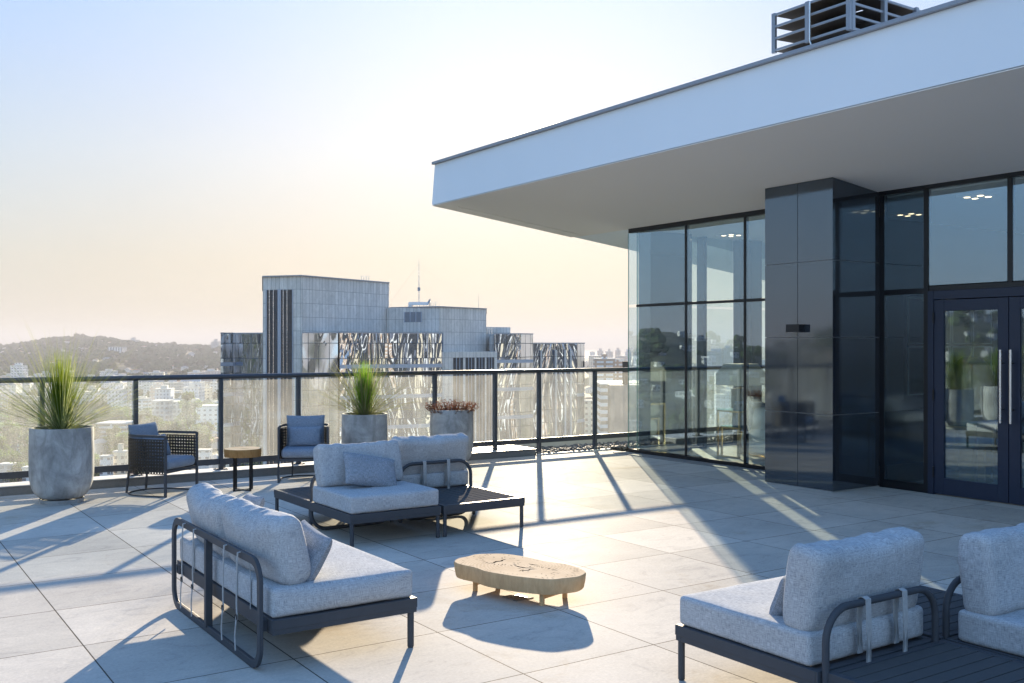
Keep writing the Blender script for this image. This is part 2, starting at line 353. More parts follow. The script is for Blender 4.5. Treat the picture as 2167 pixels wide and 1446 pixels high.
# ---------------------------------------------------------------- mesh builder
class MB:
    def __init__(s): s.v = []; s.f = []; s.m = []; s.mi = 0
    def add(s, vs, fs, M=None):
        b = len(s.v)
        s.v += [tuple(M @ Vector(p)) if M else tuple(p) for p in vs]
        for f in fs: s.f.append([b+i for i in f]); s.m.append(s.mi)
        return s
    def box(s, x0, x1, y0, y1, z0, z1, M=None):
        return s.add([(x0,y0,z0),(x1,y0,z0),(x1,y1,z0),(x0,y1,z0),(x0,y0,z1),(x1,y0,z1),(x1,y1,z1),(x0,y1,z1)],
                     [(0,3,2,1),(4,5,6,7),(0,1,5,4),(1,2,6,5),(2,3,7,6),(3,0,4,7)], M)
    def prism(s, poly, z0, z1, M=None):
        n = len(poly); a = sum(poly[i][0]*poly[(i+1)%n][1]-poly[(i+1)%n][0]*poly[i][1] for i in range(n))
        if a < 0: poly = poly[::-1]
        vs = [(p[0],p[1],z0) for p in poly]+[(p[0],p[1],z1) for p in poly]
        return s.add(vs, [tuple(range(n))[::-1], tuple(range(n,2*n))]+[(i,(i+1)%n,n+(i+1)%n,n+i) for i in range(n)], M)
    def hexa(s, bot, top, M=None):   # two quads
        return s.add(list(bot)+list(top), [(0,3,2,1),(4,5,6,7),(0,1,5,4),(1,2,6,5),(2,3,7,6),(3,0,4,7)], M)
    def tube(s, pts, r, n=8, closed=False, sq=None, M=None, up=None, taper=None):
        # sq=(a,b): rectangular section instead of round
        pts = [Vector(p) for p in pts]; k = len(pts); vs = []; fs = []
        nrm = Vector(up) if up else None
        if nrm is None:
            d = (pts[1]-pts[0]).normalized(); nrm = Vector((0,0,1)) if abs(d.z) < .9 else Vector((1,0,0))
        if sq: sec = [(-sq[0],-sq[1]),(sq[0],-sq[1]),(sq[0],sq[1]),(-sq[0],sq[1])]; n = 4
        else: sec = [(r*cos(2*pi*i/n), r*sin(2*pi*i/n)) for i in range(n)]
        for i, p in enumerate(pts):
            a = pts[i-1] if (i or closed) else p; b = pts[(i+1)%k] if (i < k-1 or closed) else p
            d = (b-a).normalized(); x = nrm.cross(d)
            if x.length < 1e-4: x = Vector((1,0,0)).cross(d)
            x.normalize(); y = d.cross(x)
            if not up: nrm = y.copy()
            q = 1 if taper is None else taper[i]
            vs += [p+x*c[0]*q+y*c[1]*q for c in sec]
        for i in range(k if closed else k-1):
            j = (i+1) % k
            for a in range(n): b = (a+1) % n; fs.append((i*n+a, i*n+b, j*n+b, j*n+a))
        if not closed: fs.append(tuple(range(n))[::-1]); fs.append(tuple((k-1)*n+a for a in range(n)))
        return s.add(vs, fs, M)
    def cyl(s, x, y, z0, z1, r, n=20, r1=None, M=None):
        r1 = r if r1 is None else r1
        vs = [(x+r*cos(2*pi*i/n), y+r*sin(2*pi*i/n), z0) for i in range(n)]+[(x+r1*cos(2*pi*i/n), y+r1*sin(2*pi*i/n), z1) for i in range(n)]
        return s.add(vs, [tuple(range(n))[::-1], tuple(range(n,2*n))]+[(i,(i+1)%n,n+(i+1)%n,n+i) for i in range(n)], M)
    def lathe(s, prof, n=48, M=None):
        vs = []; fs = []; k = len(prof)
        for r, z in prof: vs += [(r*cos(2*pi*i/n), r*sin(2*pi*i/n), z) for i in range(n)]
        for j in range(k-1):
            for i in range(n): a = (i+1) % n; fs.append((j*n+i, j*n+a, (j+1)*n+a, (j+1)*n+i))
        if prof[0][0] > 1e-5: fs.append(tuple(range(n))[::-1])
        if prof[-1][0] > 1e-5: fs.append(tuple((k-1)*n+i for i in range(n)))
        return s.add(vs, fs, M)
    def build(s, name, mat, parent=None, smooth=None, uv=True, bevel=0, loc=None, world=False):
        me = bpy.data.meshes.new(name); me.from_pydata(s.v, [], s.f); me.update()
        mats = mat if isinstance(mat, (list, tuple)) else [mat]
        for q in mats: me.materials.append(MATS[q])
        if len(mats) > 1: me.polygons.foreach_set('material_index', s.m)
        if uv:
            ul = me.uv_layers.new(name='UVMap').data
            for p in me.polygons:
                nx, ny, nz = p.normal
                if abs(nz) > .75: ax = None
                else:
                    l = sqrt(nx*nx+ny*ny) or 1; ax = (-ny/l, nx/l)
                for li in p.loop_indices:
                    co = me.vertices[me.loops[li].vertex_index].co
                    ul[li].uv = (co.x, co.y) if ax is None else (co.x*ax[0]+co.y*ax[1], co.z)
        if smooth is not None:
            me.polygons.foreach_set('use_smooth', [True]*len(me.polygons)); me.set_sharp_from_angle(angle=radians(smooth))
        o = bpy.data.objects.new(name, me); COL.objects.link(o)
        if parent is not None:
            o.parent = parent
            if world: o.location = -Vector(parent.location)
        if loc: o.location = loc
        if bevel:
            b = o.modifiers.new('bevel', 'BEVEL'); b.width = bevel; b.segments = 2; b.limit_method = 'ANGLE'
        return o
def empty(name, loc, rz=0, label=None, cat=None, group=None):
    o = bpy.data.objects.new(name, None); COL.objects.link(o); o.location = loc; o.rotation_euler = (0, 0, rz)
    o.empty_display_size = .1
    return tag(o, label, cat, group)
def tag(o, label=None, cat=None, group=None, kind=None):
    if label: o['label'] = label
    if cat: o['category'] = cat
    if group: o['group'] = group
    if kind: o['kind'] = kind
    return o
KIDS = {}
def copy_tree(o, loc, rz=0, label=None, parent=None, scale=None):
    c = o.copy(); COL.objects.link(c)
    if parent: c.parent = parent
    else: c.location = loc; c.rotation_euler = (0, 0, rz)
    if scale: c.scale = scale
    if label: c['label'] = label
    for ch in kids(o): copy_tree(ch, None, parent=c)
    return c
def kids(o):
    if o.name not in KIDS: KIDS[o.name] = [x for x in bpy.data.objects if x.parent == o]
    return KIDS[o.name]

def puffy(mb, Lx, Ty, Hz, n=18, p=7, bulge=.25, wr=.006, seed=0, M=None, sag=0, pinch=0):
    """soft box cushion centred on the origin: rounded edges, bulging faces, slightly wrinkled"""
    r = min(Ty, Hz, Lx)*max(.10, min(.46, 2.2/p)); half = (Lx/2, Ty/2, Hz/2)
    def samp(h): return [-h, -h+r*.25, -h+r*.6]+[-h+r+(2*h-2*r)*i/(n-4) for i in range(n-3)]+[h-r*.6, h-r*.25, h]
    S = [samp(h) for h in half]; K = len(S[0])-1
    idx = {}; vs = []; fs = []
    def vert(i, j, k):
        if (i, j, k) in idx: return idx[(i, j, k)]
        Pt = Vector((S[0][i], S[1][j], S[2][k])); C = Vector([max(-(h-r), min(h-r, c)) for c, h in zip(Pt, half)])
        d = Pt-C
        if d.length > 1e-9: d = d.normalized()
        Q = C+d*r; x, y, z = Q.x/half[0], Q.y/half[1], Q.z/half[2]
        sm = lambda a: max(0, 1-abs(a)**2.6)
        X = Q.x+.03*bulge*Lx*sm(z)*sm(y)*x; Y = Q.y*(1+bulge*sm(x)*sm(z)*1.1); Z = Q.z*(1+bulge*.3*sm(x)*sm(y))
        if pinch:
            e = max(0, (abs(x)-.8)/.2)*max(0, (abs(z)-.75)/.25); Y *= 1-pinch*e; X *= 1+.02*e; Z *= 1+.04*e
        if sag and z > -.2:
            Z -= sag*exp(-((X/(Lx*.28))**2))*((z+.2)/1.2); Y *= 1+.25*sag/Hz*(1-abs(x))
        w = noise.noise(Vector((X*16+seed, Y*5, Z*5+seed)))*.6+noise.noise(Vector((X*5+seed*2, Y*5, Z*6)))
        if sag and z > .1: w += 2.4*noise.noise(Vector((X*24+seed, Y*6, Z*4)))*z
        V = Vector((X, Y, Z))+d*w*wr
        idx[(i, j, k)] = len(vs); vs.append(V); return idx[(i, j, k)]
    for a in range(K):
        for b in range(K):
            q = [(a, b), (a+1, b), (a+1, b+1), (a, b+1)]
            for end in (K, 0):
                qq = q if end else q[::-1]
                fs.append([vert(u, v, end) for u, v in qq]); fs.append([vert(end, u, v) for u, v in qq]); fs.append([vert(v, end, u) for u, v in qq])
    mb.add(vs, fs, M); return mb
def knife(mb, Lx, Ty, Hz, n=26, seed=0, M=None, wr=.004):
    """knife-edge scatter pillow: two bulging sheets sewn along a slightly concave outline"""
    vs = []; fs = []
    for sd_ in (1, -1):
        b = len(vs)
        for i in range(n+1):
            for j in range(n+1):
                x = -cos(pi*i/n); z = -cos(pi*j/n); x = .35*x+.65*(-1+2*i/n); z = .35*z+.65*(-1+2*j/n)
                X = x*Lx/2*(1-.035*(1-z*z)); Z = z*Hz/2*(1-.05*(1-x*x))
                t_ = max(0, (1-abs(x)**3.2))*max(0, (1-abs(z)**3.2)); Y = sd_*(Ty/2*t_**.45)
                e = noise.noise(Vector((X*9+seed, Z*9, sd_)))+.8*noise.noise(Vector((X*22+seed, Z*18, sd_+3)))
                Y += sd_*e*wr*min(1, t_*3)
                vs.append((X, Y, Z))
        for i in range(n):
            for j in range(n):
                q = [b+i*(n+1)+j, b+(i+1)*(n+1)+j, b+(i+1)*(n+1)+j+1, b+i*(n+1)+j+1]; fs.append(q if sd_ < 0 else q[::-1])
    mb.add(vs, fs, M); return mb
def seam(Lx, Ty, Hz, side, r=.003, e=.93):
    """piping line round a cushion face"""
    pts = []
    for i in range(40):
        a = 2*pi*i/40; c, s_ = cos(a), sin(a); q = (abs(c)**7+abs(s_)**7)**(1/7)
        pts.append((c/q*Lx/2*.985, side*Ty/2*e, s_/q*Hz/2*.985))
    return pts
def TR(x=0, y=0, z=0, rx=0, ry=0, rz=0):
    return Matrix.Translation((x, y, z)) @ Euler((rx, ry, rz)).to_matrix().to_4x4()

# ---------------------------------------------------------------- the setting: terrain, lake, far hills
def smooth(a, b, x):
    x = max(0, min(1, (x-a)/(b-a))); return x*x*(3-2*x)
def interp(tab, x):
    if x <= tab[0][0]: return tab[0][1]
    for (a, b), (c, d) in zip(tab, tab[1:]):
        if x <= c: return b+(d-b)*(x-a)/(c-a)
    return tab[-1][1]
RIDGE = [(-900, 752), (-300, 742), (0, 741), (50, 735), (105, 724), (165, 719.5), (230, 723), (285, 732), (400, 738), (467, 740), (620, 748), (800, 760), (1000, 776)]
GZ = -60.
MREFL = [(100, 30), (118, 52), (128, 62), (132, 78), (136, 60), (139, 54), (143, 84), (147, 98), (151, 90), (156, 74), (162, 66), (170, 62), (185, 40), (200, 0)]   # world azimuth -> ridge height over the plain
def terrain_z(w, u):
    X = CA*w - SA*u; Y = SA*w + CA*u
    z = GZ
    if Y > 300:
        x = 1083.5 + F*X/Y
        if x < 1000:
            rz = EYE-(interp(RIDGE, x)-730)*2800/F
            s = smooth(1250, 2750, Y)*(1-smooth(2900, 4300, Y))
            z += max(0, rz-GZ)*s*(1+.10*noise.noise(Vector((X/260, Y/200, 0)))*(1-s))
            z += 5*noise.noise(Vector((X/300, Y/260, 3)))*smooth(900, 1500, Y)*(1-smooth(3500, 4300, Y))
    R = sqrt(X*X+Y*Y); az = math.degrees(atan2(u, w)) % 360
    if 100 < az < 200:
        H = interp(MREFL, az)
        z = max(z, GZ + H*smooth(420, 1200, R)*(1-smooth(1300, 2600, R)*.6)*(1+.08*noise.noise(Vector((w/90, u/90, 0)))))
    if Y > 4500: z -= 6*smooth(4600, 4900, Y)*(1 if X/max(Y, 1) > -.32 else 0)
    return z
mb = MB()
rad = [40*1.055**i for i in range(118)]; rad = [r for r in rad if r < 20500]
NA = 400
for r in rad:
    for i in range(NA):
        a = 2*pi*i/NA; w, u = r*cos(a), r*sin(a); mb.v.append((w, u, terrain_z(w, u)))
mb.v.append((0, 0, GZ))
for j in range(len(rad)-1):
    for i in range(NA):
        k = (i+1) % NA; mb.f.append([j*NA+i, (j+1)*NA+i, (j+1)*NA+k, j*NA+k]); mb.m.append(0)
for i in range(NA): mb.f.append([len(mb.v)-1, i, (i+1) % NA]); mb.m.append(0)
tag(mb.build('ground', 'terrain', smooth=60, uv=False), kind='structure')
mb = MB(); mb.prism([C2W(-5200, 4750), C2W(9000, 4750), C2W(15000, 13600), C2W(-9000, 13600)], -66, -61.5)
tag(mb.build('water', 'lake', uv=False), kind='structure')
mb = MB(); 
FARR = [(-6000, 30), (-4000, 62), (-2500, 40), (-1500, 55), (200, 25), (2400, 60), (4000, 45), (7000, 50)]
for Yd, sc, off in ((13300, .62, 0.), (15600, 1.25, 1900.)):
    NX = 220; b = len(mb.v)
    for i in range(NX+1):
        X = -11000+22000*i/NX
        h = 55+35*noise.noise(Vector((X/2600+off, 0, 1)))+14*noise.noise(Vector((X/800+off, 2, 1)))
        for k, (dy, hh) in enumerate(((0, 0), (350, .55), (800, 1), (1500, .8), (2300, 0))):
            mb.v.append((*C2W(X, Yd+dy), -64 + hh*h*sc*1.25 + (hh > 0)*8))
    for i in range(NX):
        for k in range(4): a = b+i*5+k; mb.f.append([a, a+5, a+6, a+1]); mb.m.append(0)
tag(mb.build('hills', 'terrain', smooth=60, uv=False), kind='structure')

# ---------------------------------------------------------------- terrace slab, curb, pebbles
RU = 12.28                                             # railing line
mb = MB(); mb.box(-9, 10.02, -9, 12.11, -.25, 0)
tag(mb.build('terrace_floor', 'deck_tile', uv=False), kind='structure')
mb = MB(); mb.box(-9, 8.60, 12.14, 12.40, -.3, .092); mb.box(7.55, 8.60, 12.4005, 13.08, -.3, .0595)
tag(mb.build('kerb', 'curb_face', bevel=.004), kind='structure')
mb = MB(); mb.box(-9, 8.60, 12.115, 12.43, .093, .103); mb.box(7.55, 8.60, 12.431, 13.1, .06, .102)
tag(mb.build('kerb_coping', 'curb_top', bevel=.002), kind='structure')
mb = MB(); mb.box(8.60, 16, 12.11, 13.1, -.3, -.03)
tag(mb.build('gravel_bed', 'soil'), kind='structure')
mb = MB(); mb.box(8.60, 16.3, 12.82, 13.08, -.029, .125)
tag(mb.build('parapet_ledge', 'curb_top', bevel=.004), kind='structure')
mb = MB(); mb.box(8.605, 10.02, 12.111, 12.135, -.028, .02)
tag(mb.build('deck_edge', 'curb_top'), kind='structure')
# pebbles
rnd = random.Random(5); pb = MB()
ico = []
def pebble_shape(sd):
    r = random.Random(sd); out = []
    for zz, rr in ((-.9, .35), (-.3, .92), (.35, .85), (.92, .3)):
        for i in range(7):
            a = 2*pi*i/7+r.random()*.5; q = rr*(.85+.3*r.random()); out.append((q*cos(a), q*sin(a), zz))
    return out
shapes = [pebble_shape(i) for i in range(8)]
pf = [tuple(range(7))[::-1], tuple(range(21, 28))]+[(j*7+i, j*7+(i+1) % 7, (j+1)*7+(i+1) % 7, (j+1)*7+i) for j in range(3) for i in range(7)]
for i in range(3600):
    x = rnd.uniform(8.45, 13.9); y = rnd.uniform(12.16, 12.80)
    if x > 10.1 and rnd.random() < .3: continue
    s_ = rnd.uniform(.016, .036)
    M = Matrix.Translation((x, y, -.02+rnd.random()*.05)) @ Euler((rnd.uniform(-.8, .8), rnd.uniform(-.8, .8), rnd.random()*6)).to_matrix().to_4x4() @ Matrix.Diagonal((s_*1.4, s_*.9, s_*.55, 1))
    pb.add(shapes[i % 8], pf, M)
tag(pb.build('pebbles', 'pebble', uv=False, smooth=50), 'dark river pebbles filling the strip below the glass railing', 'pebbles', kind='stuff')

# ---------------------------------------------------------------- glass railing
rail = empty('glass_railing', (4.29, RU, .1), label='long dark metal railing with dusty glass panes round the terrace edge', cat='railing')
HT = 1.255
mb = MB(); mb.tube([(-8.5, RU, HT), (16, RU, HT)], .030, 16); mb.build('handrail', 'rail_metal', rail, smooth=40, uv=False, world=True)
posts = [s_ for s_ in (-7.0-.9, -6.9, -5.88, -4.87)]
posts = [2.892+1.015*k for k in range(-10, 6)]          # 2.89 is the post beside the armchair
posts = [p for p in posts if p < 8.1] + [8.76, 9.84, 10.9, 12.0, 13.05, 14.1, 15.15]
for pw in posts:
    mb = MB(); base = .103 if pw < 8.4 else -.03
    mb.box(pw-.021, pw+.021, RU-.035, RU+.035, base+.008, HT-.025)
    po = mb.build('post', 'dark_metal', rail, bevel=.002, world=True)
    mb = MB(); mb.box(pw-.075, pw+.075, RU-.06, RU+.06, base, base+.008)
    for dx in (-.055, .055):
        for dy in (-.045, .045): mb.cyl(pw+dx, RU+dy, base+.008, base+.016, .007, 6)
    q = mb.build('base_plate', 'dark_metal', po); q.location = (0, 0, 0)
for a, b in zip(posts, posts[1:]):
    mb = MB(); mb.box(a+.03, b-.03, RU-.004, RU+.004, .240, HT-.05); mb.build('glass_pane', 'rail_glass', rail, world=True)
    mb = MB(); mb.box(a+.0215, b-.0215, RU-.02, RU+.02, .165, .238); mb.build('bottom_rail', 'dark_metal', rail, world=True, bevel=.002)

# ---------------------------------------------------------------- penthouse building
FW = 10.02; CX0, CU0, CU1 = 9.17, 7.215, 8.195
bd = empty('penthouse_building', (FW, 5, 0), label='white flat-roofed penthouse with deep overhanging roof and dark glazed front', cat='building')
def B(mb, name, mat, **k): return mb.build(name, mat, k.pop('parent', bd), world=True, **k)
def sof(w): return 4.632-.12*w if w < FW else 3.43
# roof: fascia front at w 7.35, end at U 13.07 (top pulled in)
T_, EU = 4.37, 13.07
mb = MB()
mb.hexa([(7.35, -9, sof(7.35)), (FW+.0, -9, sof(FW)), (FW, EU, sof(FW)), (7.35, EU, sof(7.35))],
        [(7.35, -9, T_-.03), (FW, -9, T_-.03), (FW, EU-.09, T_-.03), (7.35, EU-.09, T_-.03)])
mb.hexa([(FW, -9, 3.43), (19, -9, 3.43), (19, 11.5, 3.43), (FW, 11.5, 3.43)], [(FW, -9, T_-.03), (19, -9, T_-.03), (19, 11.5, T_-.03), (FW, 11.5, T_-.03)])
sl_ = lambda w: 4.632-.12*w
mb.hexa([(FW, 11.5, sl_(FW)), (18, 11.5, sl_(18)), (18, EU, sl_(18)), (FW, EU, sl_(FW))], [(FW, 11.5, T_-.03), (18, 11.5, T_-.03), (18, EU-.09, T_-.03), (FW, EU-.09, T_-.03)])
B(mb, 'roof_slab', 'stucco', uv=False)
mb = MB()      # painted soffit, just under the slab
mb.hexa([(7.39, -9, sof(7.39)-.008), (FW, -9, sof(FW)-.008), (FW, EU-.04, sof(FW)-.008), (7.39, EU-.04, sof(7.39)-.008)],
        [(7.39, -9, sof(7.39)-.003), (FW, -9, sof(FW)-.003), (FW, EU-.04, sof(FW)-.003), (7.39, EU-.04, sof(7.39)-.003)])
B(mb, 'soffit', 'soffit', uv=False)
mb = MB()      # drip edge groove board
mb.hexa([(7.352, -9, sof(7.352)-.016), (7.60, -9, sof(7.6)-.014), (7.60, EU-.01, sof(7.6)-.014), (7.352, EU-.01, sof(7.352)-.016)],
        [(7.352, -9, sof(7.352)-.009), (7.60, -9, sof(7.6)-.009), (7.60, EU-.01, sof(7.6)-.009), (7.352, EU-.01, sof(7.352)-.009)])
mb.hexa([(7.602, EU-.33, sof(7.6)-.014), (FW-.05, EU-.33, sof(FW)-.010), (FW-.05, EU-.01, sof(FW)-.010), (7.602, EU-.01, sof(7.6)-.014)],
        [(7.602, EU-.33, sof(7.6)-.009), (FW-.05, EU-.33, sof(FW)-.0085), (FW-.05, EU-.01, sof(FW)-.0085), (7.602, EU-.01, sof(7.6)-.009)])
B(mb, 'soffit_border', 'soffit', uv=False)
mb = MB(); mb.box(7.31, 7.62, -9, EU-.06, T_-.028, T_+.012); mb.box(7.621, 19, EU-.36, EU-.06, T_-.028, T_+.012)
B(mb, 'roof_coping', 'coping', bevel=.004)
# column with polished panels
col = MB(); col.box(CX0+.012, FW-.01, CU0+.012, CU1-.012, 0, sof(9.2)+.01)
colo = B(col, 'column', 'joint')
zs = [.012, .865, 1.735, 2.600, 3.60]
g_ = .0035
for i in range(4):
    z0, z1 = zs[i]+g_, min(zs[i+1]-g_, 3.6)
    def top(w): return min(z1, sof(w)-.012)
    for a, b in ((CU0, (CU0+CU1)/2-g_), ((CU0+CU1)/2+g_, CU1)):
        mb = MB(); w0, w1 = CX0, CX0+.02
        mb.hexa([(w0, a, z0), (w1, a, z0), (w1, b, z0), (w0, b, z0)], [(w0, a, top(w0)), (w1, a, top(w1)), (w1, b, top(w1)), (w0, b, top(w0))])
        q = mb.build('cladding_panel', 'dark_stone', colo); q.location = (0, 0, 0)
    for u0, u1 in ((CU0, CU0+.02), (CU1-.02, CU1)):
        mb = MB(); w0, w1 = CX0+.0205, FW-.012
        mb.hexa([(w0, u0, z0), (w1, u0, z0), (w1, u1, z0), (w0, u1, z0)], [(w0, u0, top(w0)), (w1, u0, top(w1)), (w1, u1, top(w1)), (w0, u1, top(w0))])
        q = mb.build('cladding_panel', 'dark_stone', colo); q.location = (0, 0, 0)
# glazing
TZ0, TZ1, TOPZ = 2.225, 2.28, 3.36
def pane(u0, u1, z0, z1, mat='facade_glass', w=FW, name='glass_pane'):
    mb = MB(); mb.box(w-.005, w+.005, u0, u1, z0, z1); return B(mb, name, mat)
def vmull(u, wd=.05, z0=.0, z1=TOPZ, mat='frame_black', d=.05, name='mullion', w=FW):
    mb = MB(); mb.box(w-.012, w+d, u-wd/2, u+wd/2, z0, z1); return B(mb, name, mat)
ml = [10.422, 9.30]
edges = [11.68, 10.422, 9.30, CU1]
for a, b in zip(edges, edges[1:]):
    hi, lo = a-.022, b+.022
    if a == 11.68: hi = a
    pane(lo, hi, .075, TZ0-.004); pane(lo, hi, TZ1+.004-.02, TOPZ-.002)
for u in ml: vmull(u, .036, .06, TOPZ-.001)
mb = MB(); mb.box(FW-.008, FW+.05, CU1+.001, 11.49, TZ0, TZ1-.022); B(mb, 'transom', 'frame_black')
mb = MB(); mb.box(FW-.02, FW+.06, CU1+.001, 11.66, TOPZ, sof(FW)-.001); B(mb, 'header', 'frame_black')
mb = MB(); mb.box(FW-.015, FW+.06, CU1+.001, 11.66, .001, .06); B(mb, 'sill', 'frame_black')
mb = MB(); mb.box(FW-.006, FW+.006, 11.6805, 11.6845, .075, TOPZ-.002); mb.box(FW+.0062, FW+.024, 11.49, 11.497, .075, TOPZ-.002); B(mb, 'glass_edge', 'glass_edge')
mb = MB(); mb.box(FW-.25, FW-.016, CU1+.002, 11.75, .001, .010); B(mb, 'drain_channel', 'curb_face')
# right part: sidelight, door, fanlights
mb = MB(); mb.box(FW-.03, FW+.06, -9, CU0-.001, TOPZ+.02, sof(FW)-.001); B(mb, 'header', 'frame_black')
vmull(CU0-.03, .055, 0, TOPZ+.019); 
vmull(6.62, .055, 0, TOPZ+.019, 'frame_black')
pane(6.65, CU0-.062, .10, TZ0-.004, 'door_glass'); pane(6.65, CU0-.062, TZ1+.004, TOPZ+.018, 'door_glass')
mb = MB(); mb.box(FW-.01, FW+.05, 6.648, CU0-.059, TZ0, TZ1); B(mb, 'transom', 'frame_black')
mb = MB(); mb.box(FW-.01, FW+.05, 6.648, CU0-.059, .001, .097); B(mb, 'sill', 'frame_black')
# door set: frame, two leaves
DU0, DU1 = 4.75, 6.585          # overall frame
mb = MB(); mb.box(FW-.03, FW+.05, DU1-.07, DU1, 0, TZ0+.02); mb.box(FW-.03, FW+.05, DU0, DU0+.07, 0, TZ0+.02); mb.box(FW-.03, FW+.05, DU0+.071, DU1-.071, 2.15, TZ0+.02)
B(mb, 'door_frame', 'door_blue', bevel=.003)
mb = MB(); mb.box(FW-.012, FW+.05, DU0-.6, DU1, TZ0+.022, TZ1+.02); B(mb, 'transom', 'frame_black')
mid = 5.665
for s_, (a, b) in ((1, (mid+.004, DU1-.074)), (-1, (DU0+.074, mid-.004))):
    mb = MB(); st = .115; w0, w1 = FW-.022, FW+.028
    mb.box(w0, w1, a, a+st, .012, 2.143); mb.box(w0, w1, b-st, b, .012, 2.143)
    mb.box(w0+.001, w1-.001, a+st+.0005, b-st-.0005, 2.02, 2.142); mb.box(w0+.001, w1-.001, a+st+.0005, b-st-.0005, .013, .19)
    leaf = B(mb, 'door', 'door_blue', bevel=.002)
    mb = MB(); mb.box(FW-.004, FW+.006, a+st+.001, b-st-.001, .192, 2.018); q = mb.build('door_glass', 'door_glass', leaf); q.location = (0, 0, 0)
    hu = a+.05 if s_ > 0 else b-.05
    mb = MB(); mb.tube([(FW-.085, hu, .84), (FW-.085, hu, 1.60)], .015, 10); 
    q = mb.build('handle', 'steel', leaf, smooth=40, uv=False); q.location = (0, 0, 0)
    mb = MB()
    for z in (.98, 1.46): mb.tube([(FW-.086, hu, z), (FW-.022, hu, z)], .007, 8)
    q = mb.build('handle_bracket', 'frame_black', leaf, uv=False); q.location = (0, 0, 0)
    for z in (.25, 1.1, 1.95):
        mb = MB(); hb = b+.002 if s_ > 0 else a-.002
        mb.cyl(FW-.034, hb, z-.06, z+.06, .011, 8); q = mb.build('hinge', 'frame_black', leaf, uv=False); q.location = (0, 0, 0)
for a, b in ((5.69, 6.585), (4.6, 5.63), (3.4, 4.54)):
    pane(a, b, TZ1+.03, TOPZ+.016); vmull(a-.03, .05, TZ1+.022, TOPZ+.018)
for a, b in ((3.4, 4.70), (2.0, 3.35), (.6, 1.95), (-.8, .55), (-2.2, -.85), (-3.6, -2.25)):
    pane(a, b, .10, TZ0-.004, 'door_glass'); 
    if a < 3: pane(a, b, TZ1+.03, TOPZ+.016)
    vmull(a-.025, .04, 0, TOPZ+.018)
# end wall (U 11.5): corner column, posts, glass
EW = 11.49
mb = MB(); mb.box(FW+.03, 10.9, EW-.28, EW-.01, .03, 3.42); B(mb, 'corner_column', 'dark_stone', uv=False)
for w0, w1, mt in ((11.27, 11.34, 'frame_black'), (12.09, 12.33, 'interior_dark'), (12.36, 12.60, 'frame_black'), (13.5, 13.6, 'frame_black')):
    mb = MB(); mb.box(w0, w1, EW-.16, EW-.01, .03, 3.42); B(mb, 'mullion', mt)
for a, b in ((10.03, 12.08), (12.61, 13.49)):
    mb = MB(); mb.box(a, b, EW-.009, EW+.001, .07, TZ0); mb.box(a, b, EW-.009, EW+.001, TZ0+.04, 3.42); B(mb, 'glass_pane', 'end_glass')
    mb = MB(); mb.box(a, b, EW-.02, EW+.012, .03, .068); B(mb, 'sill', 'frame_black')
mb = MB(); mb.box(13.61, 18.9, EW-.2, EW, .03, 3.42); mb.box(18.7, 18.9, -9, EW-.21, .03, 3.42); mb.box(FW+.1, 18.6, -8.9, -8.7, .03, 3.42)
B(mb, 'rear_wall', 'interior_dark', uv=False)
mb = MB(); mb.box(FW+.03, 18.9, -9, EW+.02, -.2, .028); B(mb, 'interior_floor', 'interior_floor', uv=False)
mb = MB(); mb.box(FW+.062, 18.6, -8.7, EW-.02, 3.36, 3.425); ceil_ = B(mb, 'ceiling', 'white_paint', uv=False)
# wall added to block the sunlit lounge, so the sidelight stays dark, with framed glass doors seen through the sidelight
mb = MB(); mb.box(FW+.15, 18.6, 8.30, 8.40, .03, 3.355); B(mb, 'added_partition', 'interior_dark', uv=False)
# ceiling downlight plates
for x_, u_ in ((11.39, 10.86), (11.5, 7.84), (10.76, 6.46)):
    mb = MB(); mb.box(x_-.17, x_+.17, u_-.17, u_+.17, 3.338, 3.359); d_ = B(mb, 'ceiling_light', 'white_paint')
    for dx in (-.08, .08):
        for dy in (-.08, .08):
            mb = MB(); mb.cyl(x_+dx, u_+dy, 3.333, 3.3379, .035, 14); q = mb.build('spotlight', 'lamp_glow', d_, uv=False); q.location = (0, 0, 0)
# wall light on the column
wl = empty('wall_light', (CX0, 7.70, 1.84), label='small black box wall light on the polished dark column', cat='wall light')
mb = MB(); mb.box(-.10, -.001, -.095, .095, -.045, .045); mb.build('housing', 'frame_black', wl, bevel=.003)
mb = MB(); mb.box(-.09, -.012, -.08, .08, -.0465, -.0455); mb.build('lens', 'white_paint', wl)

